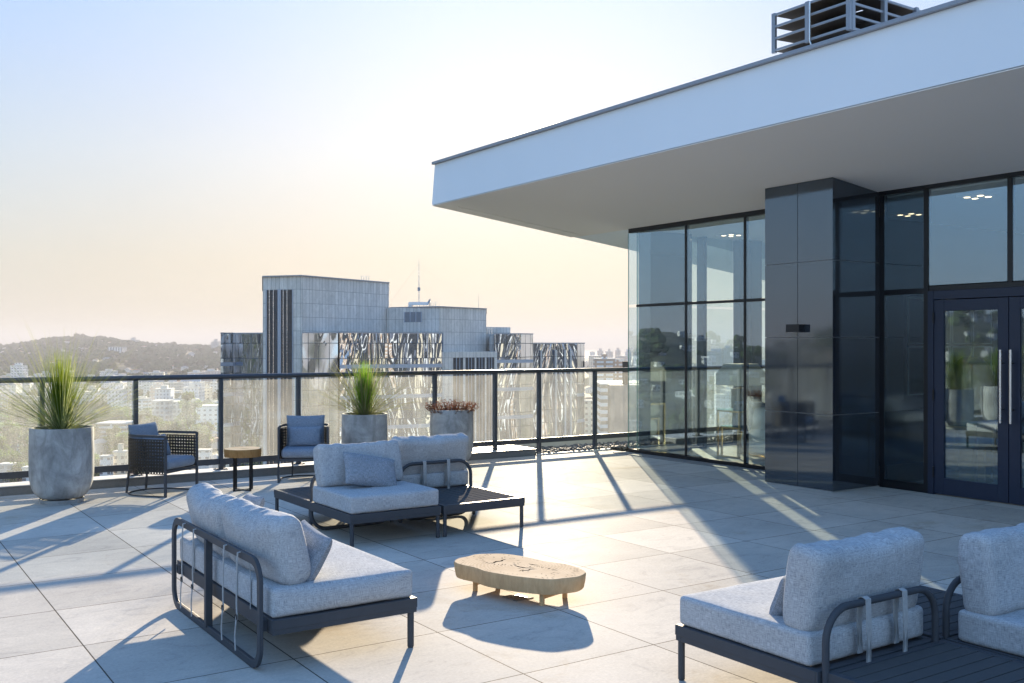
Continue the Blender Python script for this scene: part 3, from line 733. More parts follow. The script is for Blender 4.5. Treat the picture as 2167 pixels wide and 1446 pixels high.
# roof-top louvre unit
lv = empty('rooftop_louvre', (10.5, 8.0, T_), label='blue grey metal louvre enclosure standing on the penthouse roof', cat='louvre unit')
LU0, LU1, LW0, LW1, LZ0, LZ1 = 8.02, 9.23, 10.5, 12.15, 5.64, 6.12
def Lb(mb, name, mat, **k): return mb.build(name, mat, lv, world=True, **k)
zl = [LZ0+(LZ1-LZ0)/3*i for i in range(4)]
for u in (LU0, (LU0+LU1)/2+.04, LU1):
    mb = MB(); mb.box(LW0-.012, LW0+.03, u-.03, u+.03, LZ0-.03, LZ1+.03); Lb(mb, 'corner_post', 'louver_blue', bevel=.002)
for w_ in (LW0+.065, LW0+.72, LW0+1.4):
    mb = MB(); mb.box(w_-.03, w_+.03, LU0-.033, LU0+.03, LZ0-.03, LZ1+.03); Lb(mb, 'corner_post', 'louver_blue', bevel=.002)
for i, z in enumerate(zl):
    mb = MB()
    mb.box(LW0-.008, LW0+.012, LU0+.031, LU1-.031, z-.012, z+.018); mb.box(LW0+.001, LW1, LU0-.009, LU0+.012, z-.012, z+.018)
    Lb(mb, 'louvre_rail', 'louver_blue')
    mb = MB()   # sloping blade behind the rail
    mb.hexa([(LW0+.013, LU0+.03, z-.01), (LW0+.42, LU0+.03, z+.012), (LW0+.42, LU1-.01, z+.012), (LW0+.013, LU1-.01, z-.01)],
            [(LW0+.013, LU0+.03, z-.004), (LW0+.42, LU0+.03, z+.018), (LW0+.42, LU1-.01, z+.018), (LW0+.013, LU1-.01, z-.004)])
    mb.hexa([(LW0+.43, LU0+.014, z-.01), (LW1, LU0+.014, z-.01), (LW1, LU0+.42, z+.012), (LW0+.43, LU0+.42, z+.012)],
            [(LW0+.43, LU0+.014, z-.004), (LW1, LU0+.014, z-.004), (LW1, LU0+.42, z+.018), (LW0+.43, LU0+.42, z+.018)])
    Lb(mb, 'louvre_blade', 'louver_dark')
mb = MB(); mb.box(LW0+.5, LW1, LU0+.5, LU1-.25, LZ0-.05, LZ1); mb.box(LW0+.2, LW1, LU0+.2, LU1-.1, T_-.02, LZ0-.06); Lb(mb, 'fan_housing', 'louver_dark')
mb = MB(); mb.box(LW0+.02, LW1, LU0+.03, LU1-.12, LZ0-.17, LZ0-.13); Lb(mb, 'base_frame', 'louver_blue')
mb = MB(); mb.tube([(LW0-.03, 8.60, LZ1), (LW0-.03, 8.60, LZ0-.02), (LW0-.01, 8.50, LZ0-.30)], .012, 8); Lb(mb, 'drain_pipe', 'steel', uv=False)

# interior furniture seen through the glass
sb = empty('glass_side_table', (10.85, 10.15, .03), label='two tier glass side table with thin brass frame behind the window', cat='side table')
for dz, sz in ((.70, .26), (.46, .20)):
    off = 0 if dz > .5 else -.03
    mb = MB()
    for x_ in (-sz, sz):
        for y_ in (-sz*.8, sz*.8): mb.box(x_-.012, x_+.012, y_-.012, y_+.012, 0, dz-.025)
    for x_ in (-sz, sz): mb.box(x_-.012, x_+.012, -sz*.8+.0125, sz*.8-.0125, dz-.05, dz-.026); mb.box(x_-.012, x_+.012, -sz*.8+.0125, sz*.8-.0125, .0, .022)
    for y_ in (-sz*.8, sz*.8): mb.box(-sz+.0125, sz-.0125, y_-.011, y_+.011, dz-.049, dz-.027)
    mb.build('table_frame', 'brass', sb, loc=(off, 0, 0))
    mb = MB(); mb.box(-sz-.01, sz+.01, -sz*.8-.01, sz*.8+.01, dz-.024, dz-.008); mb.build('table_top', 'table_glass', sb, loc=(off, 0, 0))
tl = empty('table_lamp', (10.85, 10.15, .725), label='boxy table lamp with wide tapered cream shade on the glass side table', cat='lamp')
mb = MB(); mb.box(-.10, .10, -.10, .10, 0, .29); mb.build('lamp_base', 'lamp_base', tl, bevel=.004)
mb = MB(); mb.box(-.05, .05, -.05, .05, .291, .305); mb.cyl(0, 0, .3051, .40, .008, 8); mb.build('lamp_neck', 'brass', tl)
mb = MB(); r0, r1 = .255, .17
mb.hexa([(-r0,-r0,.34),(r0,-r0,.34),(r0,r0,.34),(-r0,r0,.34)], [(-r0,-r0,.50),(r0,-r0,.50),(r0,r0,.50),(-r0,r0,.50)])
mb.hexa([(-r0,-r0,.5001),(r0,-r0,.5001),(r0,r0,.5001),(-r0,r0,.5001)], [(-r1,-r1,.65),(r1,-r1,.65),(r1,r1,.65),(-r1,r1,.65)])
mb.build('lamp_shade', 'lamp_cloth', tl)
ws = empty('white_sofa', (11.22, 9.62, .03), label='rounded white sofa behind the middle window pane', cat='sofa')
mb = MB(); puffy(mb, 1.0, 1.0, .40, 12, 5, .05, .003, 1, TR(0, 0, .24)); mb.build('seat', 'white_fabric', ws, smooth=70)
mb = MB(); puffy(mb, .95, .95, .34, 12, 3.5, .15, .006, 2, TR(0, 0, .56)); mb.build('seat_cushion', 'white_fabric', ws, smooth=70)
mb = MB(); puffy(mb, .25, 1.05, .75, 12, 4, .15, .006, 2, TR(.55, .0, .4)); mb.build('backrest', 'white_fabric', ws, smooth=70)
th = MB(); puffy(th, .42, .30, .05, 12, 3, .3, .02, 8, TR(10.85, 9.95, .80, 0, .1, .2)); puffy(th, .05, .26, .40, 10, 3, .3, .02, 8, TR(10.72, 10.0, .62, 0, .12, .2))
tag(th.build('throw_blanket', 'pillow_fabric', smooth=70), 'grey blanket draped over the white sofa arm inside', 'blanket')
ip = MB(); puffy(ip, .36, .12, .36, 12, 3, .5, .01, 5, TR(11.45, 9.3, .98, 0, .5, .6)); tag(ip.build('throw_pillow', 'pillow_fabric', smooth=70), 'grey pillow standing on the white sofa behind the window beside the column', 'pillow')
# things behind sidelight and door
ds = empty('dome_floor_lamp', (11.5, 7.0, .03), label='brass dome shade lamp behind the narrow window beside the door', cat='lamp')
mb = MB(); mb.lathe([(.30-.30*(1-cos(a))**1.0*.0+0, 0) for a in (0,)]+[(.27*cos(a), 1.18+.30*sin(a)) for a in [i*pi/2/8 for i in range(9)]], 24, TR(0, 0, 0)); mb.build('lamp_shade', 'brass', ds, smooth=40, uv=False)
mb = MB(); mb.cyl(0, 0, 0, 1.2, .012, 8); mb.cyl(0, 0, 0, .02, .14, 20); mb.build('lamp_stand', 'brass', ds, uv=False)
wf = empty('glazed_cabinet', (12.4, 8.295, .03), pi/2, label='dark cabinet with pale framed glass panels behind the narrow window', cat='cabinet')
mb = MB(); mb.box(-.3, -.0, -1.3, .8, .9, 2.3); mb.build('carcass', 'dark_wood', wf)
for k in range(4):
    for z0, z1 in ((.95, 1.6), (1.63, 2.25)):
        a = -1.25+k*.5; mb = MB()
        mb.box(-.315, -.301, a, a+.47, z0, z0+.015); mb.box(-.315, -.301, a, a+.47, z1-.015, z1); mb.box(-.315, -.301, a, a+.015, z0+.0151, z1-.0151); mb.box(-.315, -.301, a+.455, a+.47, z0+.0151, z1-.0151)
        mb.build('door_frame', 'white_paint', wf)
s2 = copy_tree(sb, (11.0, 6.75, .03), .2, 'brass side table with glass tops behind the narrow window by the door')
ds2 = empty('lounge_sofa', (12.3, 6.0, .03), label='low pale sofa with one cushion seen through the glass door', cat='sofa')
mb = MB(); puffy(mb, .9, 2.2, .40, 12, 6, .05, .003, 1, TR(0, -.3, .22)); mb.build('seat', 'white_fabric', ds2, smooth=70)
mb = MB(); puffy(mb, .22, 2.2, .45, 12, 5, .1, .003, 1, TR(.4, -.3, .60)); mb.build('backrest', 'white_fabric', ds2, smooth=70)
ip = MB(); puffy(ip, .12, .4, .36, 12, 3, .4, .01, 5, TR(12.3, 5.4, .62, 0, -.3, .2)); tag(ip.build('throw_pillow', 'white_fabric', smooth=70), 'pale cushion leaning on the sofa seen through the glass door', 'pillow')

# ---------------------------------------------------------------- sofa modules
def rrect(w0, w1, z0, z1, r, n=7):
    pts = []
    for cx_, cz, a0 in ((w1-r, z0+r, -pi/2), (w1-r, z1-r, 0), (w0+r, z1-r, pi/2), (w0+r, z0+r, pi)):
        for i in range(n+1):
            a = a0+pi/2*i/n; pts.append((cx_+r*cos(a), cz+r*sin(a)))
    return pts
RT, RB = .272, .195
def platform(mb, x0, x1, y0, y1):
    mb.box(x0, x1, y0, y0+.035, RB, RT); mb.box(x0, x1, y1-.035, y1, RB, RT)
    mb.box(x0, x0+.035, y0+.0351, y1-.0351, RB, RT); mb.box(x1-.035, x1, y0+.0351, y1-.0351, RB, RT)
    for off in (.026,):     # groove shadow line modelled as a thin lip
        mb.box(x0-.0025, x1+.0025, y0-.0025, y0+.01, RB+off, RT-.0005)
        mb.box(x0-.0025, x1+.0025, y1-.01, y1+.0025, RB+off, RT-.0005)
        mb.box(x0-.0025, x0+.01, y0+.011, y1-.011, RB+off, RT-.0005); mb.box(x1-.01, x1+.0025, y0+.011, y1-.011, RB+off, RT-.0005)
def leg(parent, x, y, r=.017):
    mb = MB(); mb.cyl(x, y, .006, RB-.001, r, 14); mb.cyl(x, y, 0, .0055, r*.8, 10); mb.build('leg', 'dark_metal', parent, smooth=40, uv=False)
def chair_module(name, loc, rz, label, tilt=.16, seed=0, straps=True):
    """one-seat sofa module; seat opens to -y, back at +y; footprint .84 x .86"""
    e = empty(name, loc, rz, label, 'sofa', 'outdoor sofa modules on the terrace')
    hx, hy = .42, .43
    mb = MB(); platform(mb, -hx, hx, -hy, hy); mb.build('frame', 'dark_metal', e, bevel=.002)
    mb = MB()
    for k in range(7): y = -hy+.08+k*.115; mb.box(-hx+.036, hx-.036, y, y+.07, RT-.03, RT-.012)
    mb.build('slats', 'dark_metal', e)
    leg(e, -hx+.02, -hy+.02); leg(e, hx-.02, -hy+.02)
    mb = MB(); pts = [(p[0], hy+.018, p[1]) for p in rrect(-hx+.03, hx-.03, .017, .53, .14)]
    mb.tube(pts, .0165, 10, True, up=(0, 1, 0)); mb.build('back_loop', 'dark_metal', e, smooth=50, uv=False)
    mb = MB(); puffy(mb, .825, .80, .145, 20, 14, .04, .0025, seed, TR(0, -.02, RT+.073)); c_ = mb.build('seat_cushion', 'sofa_fabric', e, smooth=70)
    mb = MB(); mb.tube([(TR(0, -.02, RT+.073) @ Vector((p[0], p[2]*1.0, p[1]))) for p in seam(.812, .145, .785, 1, e=.93)], .0022, 5, True, up=(0, 0, 1)); mb.build('piping', 'pillow_fabric', c_, uv=False)
    M = TR(0, hy-.125, RT+.145+.172, -tilt)
    mb = MB(); puffy(mb, .795, .17, .37, 26, 9, .16, .005, seed+3, M, sag=.015, pinch=.2); c_ = mb.build('back_cushion', 'sofa_fabric', e, smooth=75)
    if straps:
        for x in (-.13, .13):
            mb = MB()
            mb.tube([(x, hy+.038, .24), (x, hy+.041, .40), (x, hy+.036, .545), (x, hy+.016, .552), (x, hy-.004, .545), (x, hy-.01, .42), (x, hy-.005, .30)], 0, sq=(.0175, .0016), up=(0, 0, 1))
            mb.build('strap', 'strap_cloth', e)
            mb = MB(); mb.tube([(x+.016*cos(a), hy+.042, .225+.016*sin(a)) for a in [i*pi/5 for i in range(10)]], .0028, 5, True, up=(0, 1, 0)); mb.build('buckle', 'frame_black', e, uv=False)
    return e
def slat_table(loc, label, along='y'):
    e = empty('slat_table', loc, 0 if along == 'y' else pi/2, label, 'table', 'slatted outdoor tables')
    hx, hy = .42, .43
    if along == 'x': hx, hy = hy, hx
    mb = MB(); platform(mb, -hx, hx, -hy, hy); mb.build('frame', 'dark_metal', e, bevel=.002)
    mb = MB(); n = 10; wd = (2*hx-.075)/n
    for k in range(n):
        x = -hx+.0375+k*wd; mb.box(x+.0035, x+wd-.0035, -hy+.037, hy-.037, RT-.02, RT-.001)
    mb.box(-hx+.036, hx-.036, -.02, .02, RT-.05, RT-.0205)
    mb.build('slatted_top', 'slat_metal', e, bevel=.0015)
    for a in (-1, 1):
        for b in (-1, 1): leg(e, a*(hx-.02), b*(hy-.02))
    return e
B1 = chair_module('sofa_module', (3.83, 7.83, 0), 0, 'grey cushioned sofa module facing the camera in the middle group', seed=1, tilt=.27)
B2 = chair_module('sofa_module', (4.70, 8.73, 0), pi, 'grey sofa module seen from behind with two straps in the middle group', seed=5, tilt=.24)
slat_table((3.84, 8.71, 0), 'empty slatted metal table left of the middle sofa group')
slat_table((4.70, 7.83, 0), 'slatted metal table at the right front of the middle sofa group')
C1 = chair_module('sofa_module', (3.83, 3.19, 0), pi, 'grey sofa module with back loop and straps toward the camera at lower right', seed=9, tilt=.14)
D1 = chair_module('sofa_module', (4.72, 2.31, 0), 0, 'grey sofa module cut off by the right edge of the photo', seed=13, tilt=.10)
slat_table((3.86, 2.31, 0), 'slatted metal table in the bottom right corner behind the sofa back', 'x')
slat_table((4.71, 3.19, 0), 'slatted metal table between the two lower right sofa cushions', 'x')

# two-seat daybed on the left
A = empty('sofa', (1.745, 5.66, 0), 0, 'two seat grey daybed sofa with tied back cushions in the left foreground', 'sofa')
def al(x): return x-1.745
mb = MB(); platform(mb, al(1.785), al(2.60), -.87, .83); mb.box(0.016, al(1.785)-.001, -.80, -.74, RB+.01, RT-.01); mb.box(0.016, al(1.785)-.001, .70, .76, RB+.01, RT-.01)
mb.build('frame', 'dark_metal', A, bevel=.002)
mb = MB()
for k in range(13): y = -.80+k*.125; mb.box(al(1.822), al(2.563), y, y+.07, RT-.03, RT-.012)
mb.build('slats', 'dark_metal', A)
leg(A, al(2.575), -.845, .018); leg(A, al(2.575), .805, .018)
mb = MB(); mb.tube([(0, p[0], p[1]) for p in rrect(-.80, .76, .022, .55, .105)], 0, closed=True, sq=(.021, .0105), up=(1, 0, 0)); mb.build('back_loop', 'dark_metal', A, bevel=.003, smooth=35, uv=False)
mb = MB(); mb.box(-.020, .020, .035, .070, .033, .535); mb.build('back_post', 'dark_metal', A, bevel=.003)
mb = MB(); puffy(mb, .80, 1.66, .15, 26, 14, .035, .003, 21, TR(al(2.19), -.02, RT+.075)); sc_ = mb.build('seat_cushion', 'sofa_fabric', A, smooth=70)
mb = MB(); mb.tube([TR(al(2.19), -.02, RT+.075) @ Vector((p[0], p[2], p[1])) for p in seam(.79, .15, 1.63, 1, e=.93)], .0022, 5, True, up=(0, 0, 1)); mb.build('piping', 'pillow_fabric', sc_, uv=False)
for k, (yc, sd_) in enumerate(((-.43, 31), (.37, 37))):
    M = TR(al(1.90), yc, RT+.15+.170-.012*k, 0, -.20-.05*k, .05-.12*k) @ Euler((0, 0, pi/2)).to_matrix().to_4x4()
    mb = MB(); puffy(mb, .79, .17, .365, 36, 6, .24, .006, sd_, M, sag=.036, pinch=.3); bc = mb.build('back_cushion', 'sofa_fabric', A, smooth=75)
for xs in (396, 419, 484, 513):
    tt = (xs-1083.5)/F; y = 1.745*(CA-SA*tt)/(SA+CA*tt)-5.66
    mb = MB(); mb.tube([(-.030, y, .21), (-.031, y+.004, .30), (-.030, y+.002, .44), (-.026, y, .562), (0, y, .566), (.026, y, .560), (.04, y-.01, .44), (.038, y-.012, .26)], 0, sq=(.007, .0022), up=None)
    st_ = mb.build('strap', 'strap_cloth', A, uv=False)
    mb = MB(); mb.tube([(-.032, y, .24), (-.040, y-.01, .19), (-.036, y+.015, .12), (-.042, y-.012, .055)], 0, sq=(.007, .002)); mb.build('strap_tail', 'strap_cloth', A, uv=False)
    mb = MB(); mb.tube([(-.036, y+.013*cos(a), .225+.016*sin(a)) for a in [i*pi/5 for i in range(10)]], .003, 5, True, up=(1, 0, 0)); mb.build('buckle', 'frame_black', A, uv=False)

def loose_pillow(loc, rot, label, size=(.45, .12, .28), seed=0, mat='pillow_fabric'):
    mb = MB(); knife(mb, size[0], size[1], size[2], 26, seed)
    o = mb.build('throw_pillow', mat, smooth=75); o.location = loc; o.rotation_euler = rot
    return tag(o, label, 'pillow', 'loose lumbar pillows')
loose_pillow((3.83, 7.90, .545), (-.62, .20, -.04), 'grey lumbar pillow leaning on the front facing middle sofa module', (.50, .14, .31), seed=3)
loose_pillow((2.075, 5.08, .53), (.0, .0, 0), 'grey lumbar pillow at the near end of the left daybed', seed=4).rotation_euler = Euler((-.50, .08, pi/2-.06+pi))
loose_pillow((2.15, 6.24, .56), (.0, .0, 0), 'grey lumbar pillow at the far end of the left daybed', seed=6).rotation_euler = Euler((-.50, -.08, pi/2-.15+pi))
loose_pillow((3.73, 3.08, .50), (.40, 0, .05), 'grey lumbar pillow half hidden behind the lower right sofa cushion', (.44, .12, .23), seed=8)

# ---------------------------------------------------------------- log coffee table
def log_outline(cx_, cy, sx, sy, rot, n=72, k=1):
    out = []
    for i in range(n):
        a = 2*pi*i/n
        r = 1-.045*cos(4*a)+.035*sin(2*a+.6)+.03*sin(3*a+1.4)+.012*sin(7*a)+.01*sin(11*a+2)
        r *= 1-.14*exp(-((a-4.25)/.34)**2)*k - .10*exp(-((a-1.5)/.4)**2)*k
        x, y = sx*r*cos(a), sy*r*sin(a)
        out.append((x*cos(rot)-y*sin(rot)+cx_, x*sin(rot)+y*cos(rot)+cy))
    return out
def slab_mesh(outl, z0, z1, bev=.008, taper=.97):
    n = len(outl); cx_ = sum(p[0] for p in outl)/n; cy = sum(p[1] for p in outl)/n
    lay = []
    for z, s_ in ((z0, taper-.01), (z0+bev, taper), ((z0+z1)/2, (1+taper)/2+.004), (z1-bev, 1), (z1, 1-.012)):
        lay.append([(cx_+(x-cx_)*s_, cy+(y-cy)*s_, z) for x, y in outl])
    mb = MB(); mb.add([p for l in lay for p in l], [tuple(range(n))[::-1]]+[(j*n+i, j*n+(i+1) % n, (j+1)*n+(i+1) % n, (j+1)*n+i) for j in range(4) for i in range(n)])
    b = len(mb.v)-n; mb.mi = 1
    # top as rings so that it shades evenly
    mb.f.append([b+i for i in range(n)]); mb.m.append(1)
    return mb
ct = empty('log_coffee_table', (3.715, 5.45, 0), radians(-74), 'low coffee table made of one kidney shaped log slice, sunlit', 'coffee table')
ol = log_outline(0, 0, .485, .28, -.0)
mb = slab_mesh(ol, .086, .187); top_ = mb.build('table_top', ['wood_side', 'wood_top'], ct, smooth=50)
rnd = random.Random(3)
mb = MB()
def crackline(pts, wd, z=.1878):
    n = len(pts)
    L_, R_ = [], []
    for i, p in enumerate(pts):
        a = pts[max(0, i-1)]; b = pts[min(n-1, i+1)]; d = Vector((b[0]-a[0], b[1]-a[1], 0)).normalized(); w_ = 2*wd*sin(pi*(i+.15)/(n-.7))
        L_.append((p[0]-d.y*w_, p[1]+d.x*w_, z)); R_.append((p[0]+d.y*w_, p[1]-d.x*w_, z))
    mb.add(L_+R_, [(i, i+n, i+n+1, i+1) for i in range(n-1)])
for c0, rr_, k_ in (((-.19, .03), .14, 34), ((.20, -.02), .13, 30)):
    for i in range(k_):
        a = rnd.random()*2*pi; r0 = rr_*rnd.uniform(.62, 1.0); l_ = rnd.uniform(.010, .03)
        crackline([(c0[0]+(r0+l_*q)*cos(a+q*.02)*1.15, c0[1]+(r0+l_*q)*sin(a+q*.02)*.85) for q in (0, .5, 1)], .0012)
for i in range(60):
    a = rnd.random()*2*pi; p = ol[int(a/(2*pi)*72) % 72]; s0 = rnd.uniform(.80, .92); crackline([(p[0]*(s0+q), p[1]*(s0+q)) for q in (0, .02, .04)], .0010)
crackline([(-.19, .105), (-.185, .06), (-.175, .04), (-.19, .0), (-.175, -.045), (-.20, -.08)], .0045)
crackline([(-.02, -.01), (.03, -.022), (.08, -.02), (.13, .015)], .0035)
crackline([(.16, .005), (.13, -.03), (.14, -.06), (.115, -.09), (.14, -.115)], .0035)
crackline([(.02, .09), (.06, .085), (.10, .10)], .003)
q = mb.build('crack', 'crack', top_, uv=False)
for x in (-.27, .30):
    mb = MB(); 
    for y in (-.12, .12): mb.cyl(x, y, 0, .0855, .017, 12)
    mb.tube([(x, -.107, .05), (x, .107, .05)], 0, sq=(.008, .012)); mb.build('leg_frame', 'wood_side', ct, uv=False)
# floor drain under the table
dr = empty('floor_drain', (3.66, 5.37, 0), .1, 'small square metal floor drain set in the tiles below the log table', 'drain')
mb = MB(); mb.box(-.075, .075, -.075, .075, .001, .005); mb.build('plate', 'curb_face', dr, bevel=.001)
mb = MB()
for k in range(5): mb.box(-.045, .045, -.045+k*.02, -.037+k*.02, .0052, .0066)
mb.build('grate', 'frame_black', dr)
# round side table
rt = empty('round_side_table', (3.78, 11.08, 0), .35, 'small round wooden side table on thin black legs between the armchairs', 'side table')
ol = [(.205*(1+.02*sin(3*a)+.01*sin(7*a+1))*cos(a), .205*(1+.02*sin(3*a)+.012*sin(5*a+1))*sin(a)) for a in [2*pi*i/48 for i in range(48)]]
mb = slab_mesh(ol, .385, .475, .006, .985); top_ = mb.build('table_top', ['small_wood_side', 'wood_top'], rt, smooth=50)
mb = MB(); crackline([(-.03, .02), (.0, .0), (.03, .005)], .003, .4758); crackline([(.0, .0), (.01, -.04), (.03, -.06)], .002, .4758); mb.build('crack', 'crack', top_, uv=False)
for a in (0, pi/2):
    mb = MB(); M = Euler((0, 0, a)).to_matrix().to_4x4()
    for s_ in (-1, 1): mb.box(s_*.125-.009, s_*.125+.009, -.009, .009, .012, .384, M)
    zz = .0 if a == 0 else .0005
    mb.box(-.134, .134, -.009, .009, zz, .0115, M); mb.build('leg_frame', 'frame_black', rt)

# ---------------------------------------------------------------- cane armchairs
def armchair(loc, rz, label, blue):
    """faces -y; 0.58 wide, 0.62 deep; U-shaped cane shell"""
    e = empty('armchair', loc, rz, label, 'armchair', 'cane armchairs by the railing')
    hw, dp = .29, .30; TZ = .655
    def upath(n=64, hwx=hw, y0=-.30, yb=.30, r=.27):
        pts = []; L1 = (yb-r)-y0; La = pi/2*r; Lb = 2*(hwx-r); T = 2*L1+2*La+Lb
        for i in range(n+1):
            s_ = T*i/n
            if s_ < L1: p = (-hwx, y0+s_); nn = (-1, 0)
            elif s_ < L1+La: a = (s_-L1)/r; p = (-hwx+r-r*cos(a), yb-r+r*sin(a)); nn = (-cos(a), sin(a))
            elif s_ < L1+La+Lb: p = (-hwx+r+(s_-L1-La), yb); nn = (0, 1)
            elif s_ < L1+2*La+Lb: a = (s_-L1-La-Lb)/r; p = (hwx-r+r*sin(a), yb-r+r*cos(a)); nn = (sin(a), cos(a))
            else: p = (hwx, yb-r-(s_-L1-2*La-Lb)); nn = (1, 0)
            pts.append((p, nn))
        return pts, T
    up_, T = upath()
    mb = MB(); mb.tube([(p[0], p[1], TZ) for p, _ in up_], 0, sq=(.008, .014), up=(0, 0, 1)); mb.build('arm_rail', 'dark_metal', e, uv=False)
    mb = MB(); mb.tube([(p[0], p[1], .008) for p, _ in up_], 0, sq=(.007, .007), up=(0, 0, 1)); mb.build('floor_rail', 'dark_metal', e, uv=False)
    for s_ in (-1, 1):
        mb = MB(); mb.box(s_*hw-.012, s_*hw+.012, -.312, -.288, 0, TZ+.008); mb.build('leg', 'dark_metal', e, bevel=.001)
        mb = MB(); mb.tube([(s_*.17, .285, .01), (s_*.16, .262, .25)], 0, sq=(.009, .009)); mb.build('leg', 'dark_metal', e, uv=False)
    mb = MB(); mb.box(-hw+.013, hw-.013, -.305, -.285, .255, .285)
    for k in range(6): mb.box(-hw+.03, hw-.03, -.25+k*.085, -.21+k*.085, .262, .272)
    mb.build('seat_frame', 'dark_metal', e)
    # cane weave
    z0, z1 = .245, .625; cell = .0345; nc = int(T/cell); cell = T/nc; nr = 11; ch = (z1-z0)/nr
    def at(s_, z, off):
        f_ = max(0, min(1, s_/T))*64; i = min(63, int(f_)); a = f_-i
        (p, n0), (q_, n1) = up_[i], up_[i+1]
        nx, ny = n0[0]*(1-a)+n1[0]*a, n0[1]*(1-a)+n1[1]*a
        return (p[0]*(1-a)+q_[0]*a+nx*off, p[1]*(1-a)+q_[1]*a+ny*off, z)
    mb = MB(); w_ = .0027
    def ribbon(ps, off, hw_=w_):
        th_ = .0018
        # ps: list of (s,z); ribbon width in the (s,z) plane
        A_, vs, fs = [], [], []
        for i, (s_, z) in enumerate(ps):
            a = ps[max(0, i-1)]; b = ps[min(len(ps)-1, i+1)]; d = Vector((b[0]-a[0], b[1]-a[1])).normalized()
            for sg, oo in ((1, off+th_), (-1, off+th_), (-1, off-th_), (1, off-th_)): vs.append(at(s_-d.y*hw_*sg, min(z1+.002, max(z0-.002, z+d.x*hw_*sg)), oo))
        for i in range(len(ps)-1):
            for a in range(4): b = (a+1) % 4; fs.append((i*4+a, i*4+b, i*4+4+b, i*4+4+a))
        mb.add(vs, fs)
    for r in range(nr+1):
        for o_ in ((-.0048, .0048) if 0 < r < nr else ((.004,) if r == 0 else (-.004,))):
            ribbon([(T*i/48, z0+r*ch+o_) for i in range(49)], .000, .0046)
    for c_ in range(nc+1):
        for o_ in (-.0048, .0048):
            s_ = c_*cell+o_
            if 0 <= s_ <= T: ribbon([(s_, z0), (s_, z1)], .003, .0046)
    for c_ in range(-nr, nc+1):
        for dirn in (1, -1):
            seg = []
            for r in range(nr*2+1):
                z = z0+r*ch/2; s_ = (c_+.5)*cell+(r*cell/2 if dirn > 0 else nr*cell-r*cell/2)
                if 0 <= s_ <= T: seg.append((s_, z))
            if len(seg) > 1: ribbon(seg, .0055 if dirn > 0 else -.0035, .0044)
    mb.build('cane_shell', 'cane', e, uv=False)
    mb = MB(); puffy(mb, .52, .50, .115, 18, 6, .06, .003, 2, TR(0, -.06, .345)); mb.build('seat_cushion', blue, e, smooth=70)
    return e
def wpos(x, y): return C2W(x, y)
CH1 = armchair((2.93, 11.42, 0), atan2(-.77, .64)+pi/2, 'cane armchair seen from its side next to the large left planter', 'chair_fabric')
CH2 = armchair((4.72, 11.57, 0), atan2(-.90, -.43)+pi/2, 'cane armchair facing the camera behind the middle sofa group', 'chair_fabric')
def chair_pillow(ch, y, z, rx, size, label, seed, rzz=0, x=0):
    mb = MB(); knife(mb, size[0], size[1], size[2], 24, seed)
    o = mb.build('throw_pillow', 'chair_fabric', smooth=75)
    o.matrix_world = Matrix.Translation(ch.location) @ Euler((0, 0, ch.rotation_euler[2]+rzz)).to_matrix().to_4x4() @ TR(x, y, z, rx)
    return tag(o, label, 'pillow', 'pillows on the cane armchairs')
chair_pillow(CH1, .17, .585, -.22, (.48, .13, .38), 'large grey blue pillow against the back of the side facing armchair', 11)
chair_pillow(CH1, .03, .52, -.35, (.40, .10, .25), 'small pillow in front of the large one on the side facing armchair', 12, 0, .02)
chair_pillow(CH2, .18, .585, -.18, (.47, .13, .38), 'large grey blue pillow against the back of the front facing armchair', 14)
chair_pillow(CH2, .05, .52, -.28, (.40, .10, .25), 'small pillow in front of the large one on the front facing armchair', 15)

# ---------------------------------------------------------------- planters and plants
def planter(loc, R, H, label, saucer=True):
    e = empty('planter', loc, random.Random(int(loc[0]*10)).random()*6, label, 'planter', 'round concrete planters along the railing')
    b = .045
    prof = [(0, b), (R*.52, b)]
    for i in range(1, 11):
        a = i/10*pi/2; prof.append((R*.52+R*.48*sin(a)**.9, b+H*.36*(1-cos(a))))
    prof += [(R*1.0, H*.7), (R*.985, H-.012), (R*.975, H), (R*.90, H), (R*.885, H-.012), (R*.88, H-.10), (0, H-.10)]
    mb = MB(); mb.lathe(prof, 64); mb.build('pot', 'concrete', e, smooth=40, uv=False)
    if saucer:
        mb = MB(); mb.lathe([(R*.68, 0), (R*.70, .04), (R*.66, .042), (R*.64, .02), (0, .02)], 48); mb.build('saucer', 'concrete', e, smooth=40, uv=False)
    mb = MB(); mb.lathe([(R*.87, H-.07), (R*.4, H-.05), (0, H-.045)], 32); mb.build('soil', 'soil', e, smooth=60, uv=False)
    return e
def blades(mb, n, z0, rng, lmin, lmax, tilt0, tilt1, droop, wd, r0):
    for i in range(n):
        az = rng.random()*2*pi; tl_ = rng.uniform(tilt0, tilt1); ln = rng.uniform(lmin, lmax); k = 7
        x = r0*rng.random()*cos(az); y = r0*rng.random()*sin(az); z = z0
        az2 = az+rng.uniform(-.25, .25); cur = tl_; pts = []; dr_ = droop*rng.uniform(.3, 1.4)
        for j in range(k+1):
            pts.append(Vector((x, y, z))); cur = tl_+dr_*(j/k)**1.7
            s_ = ln/k; x += s_*sin(cur)*cos(az2); y += s_*sin(cur)*sin(az2); z += s_*cos(cur)
        side = Vector((-sin(az2), cos(az2), 0)); w_ = wd*rng.uniform(.7, 1.2); tw = rng.uniform(-1.2, 1.2)
        vs = []
        for j, p in enumerate(pts):
            q = w_*(1-(j/k)**2*.85); d = side*cos(tw)+Vector((cos(az2)*.3, sin(az2)*.3, .9))*sin(tw)*.6
            vs += [p-d*q, p+d*q]
        mb.add(vs, [(2*j, 2*j+1, 2*j+3, 2*j+2) for j in range(k)])
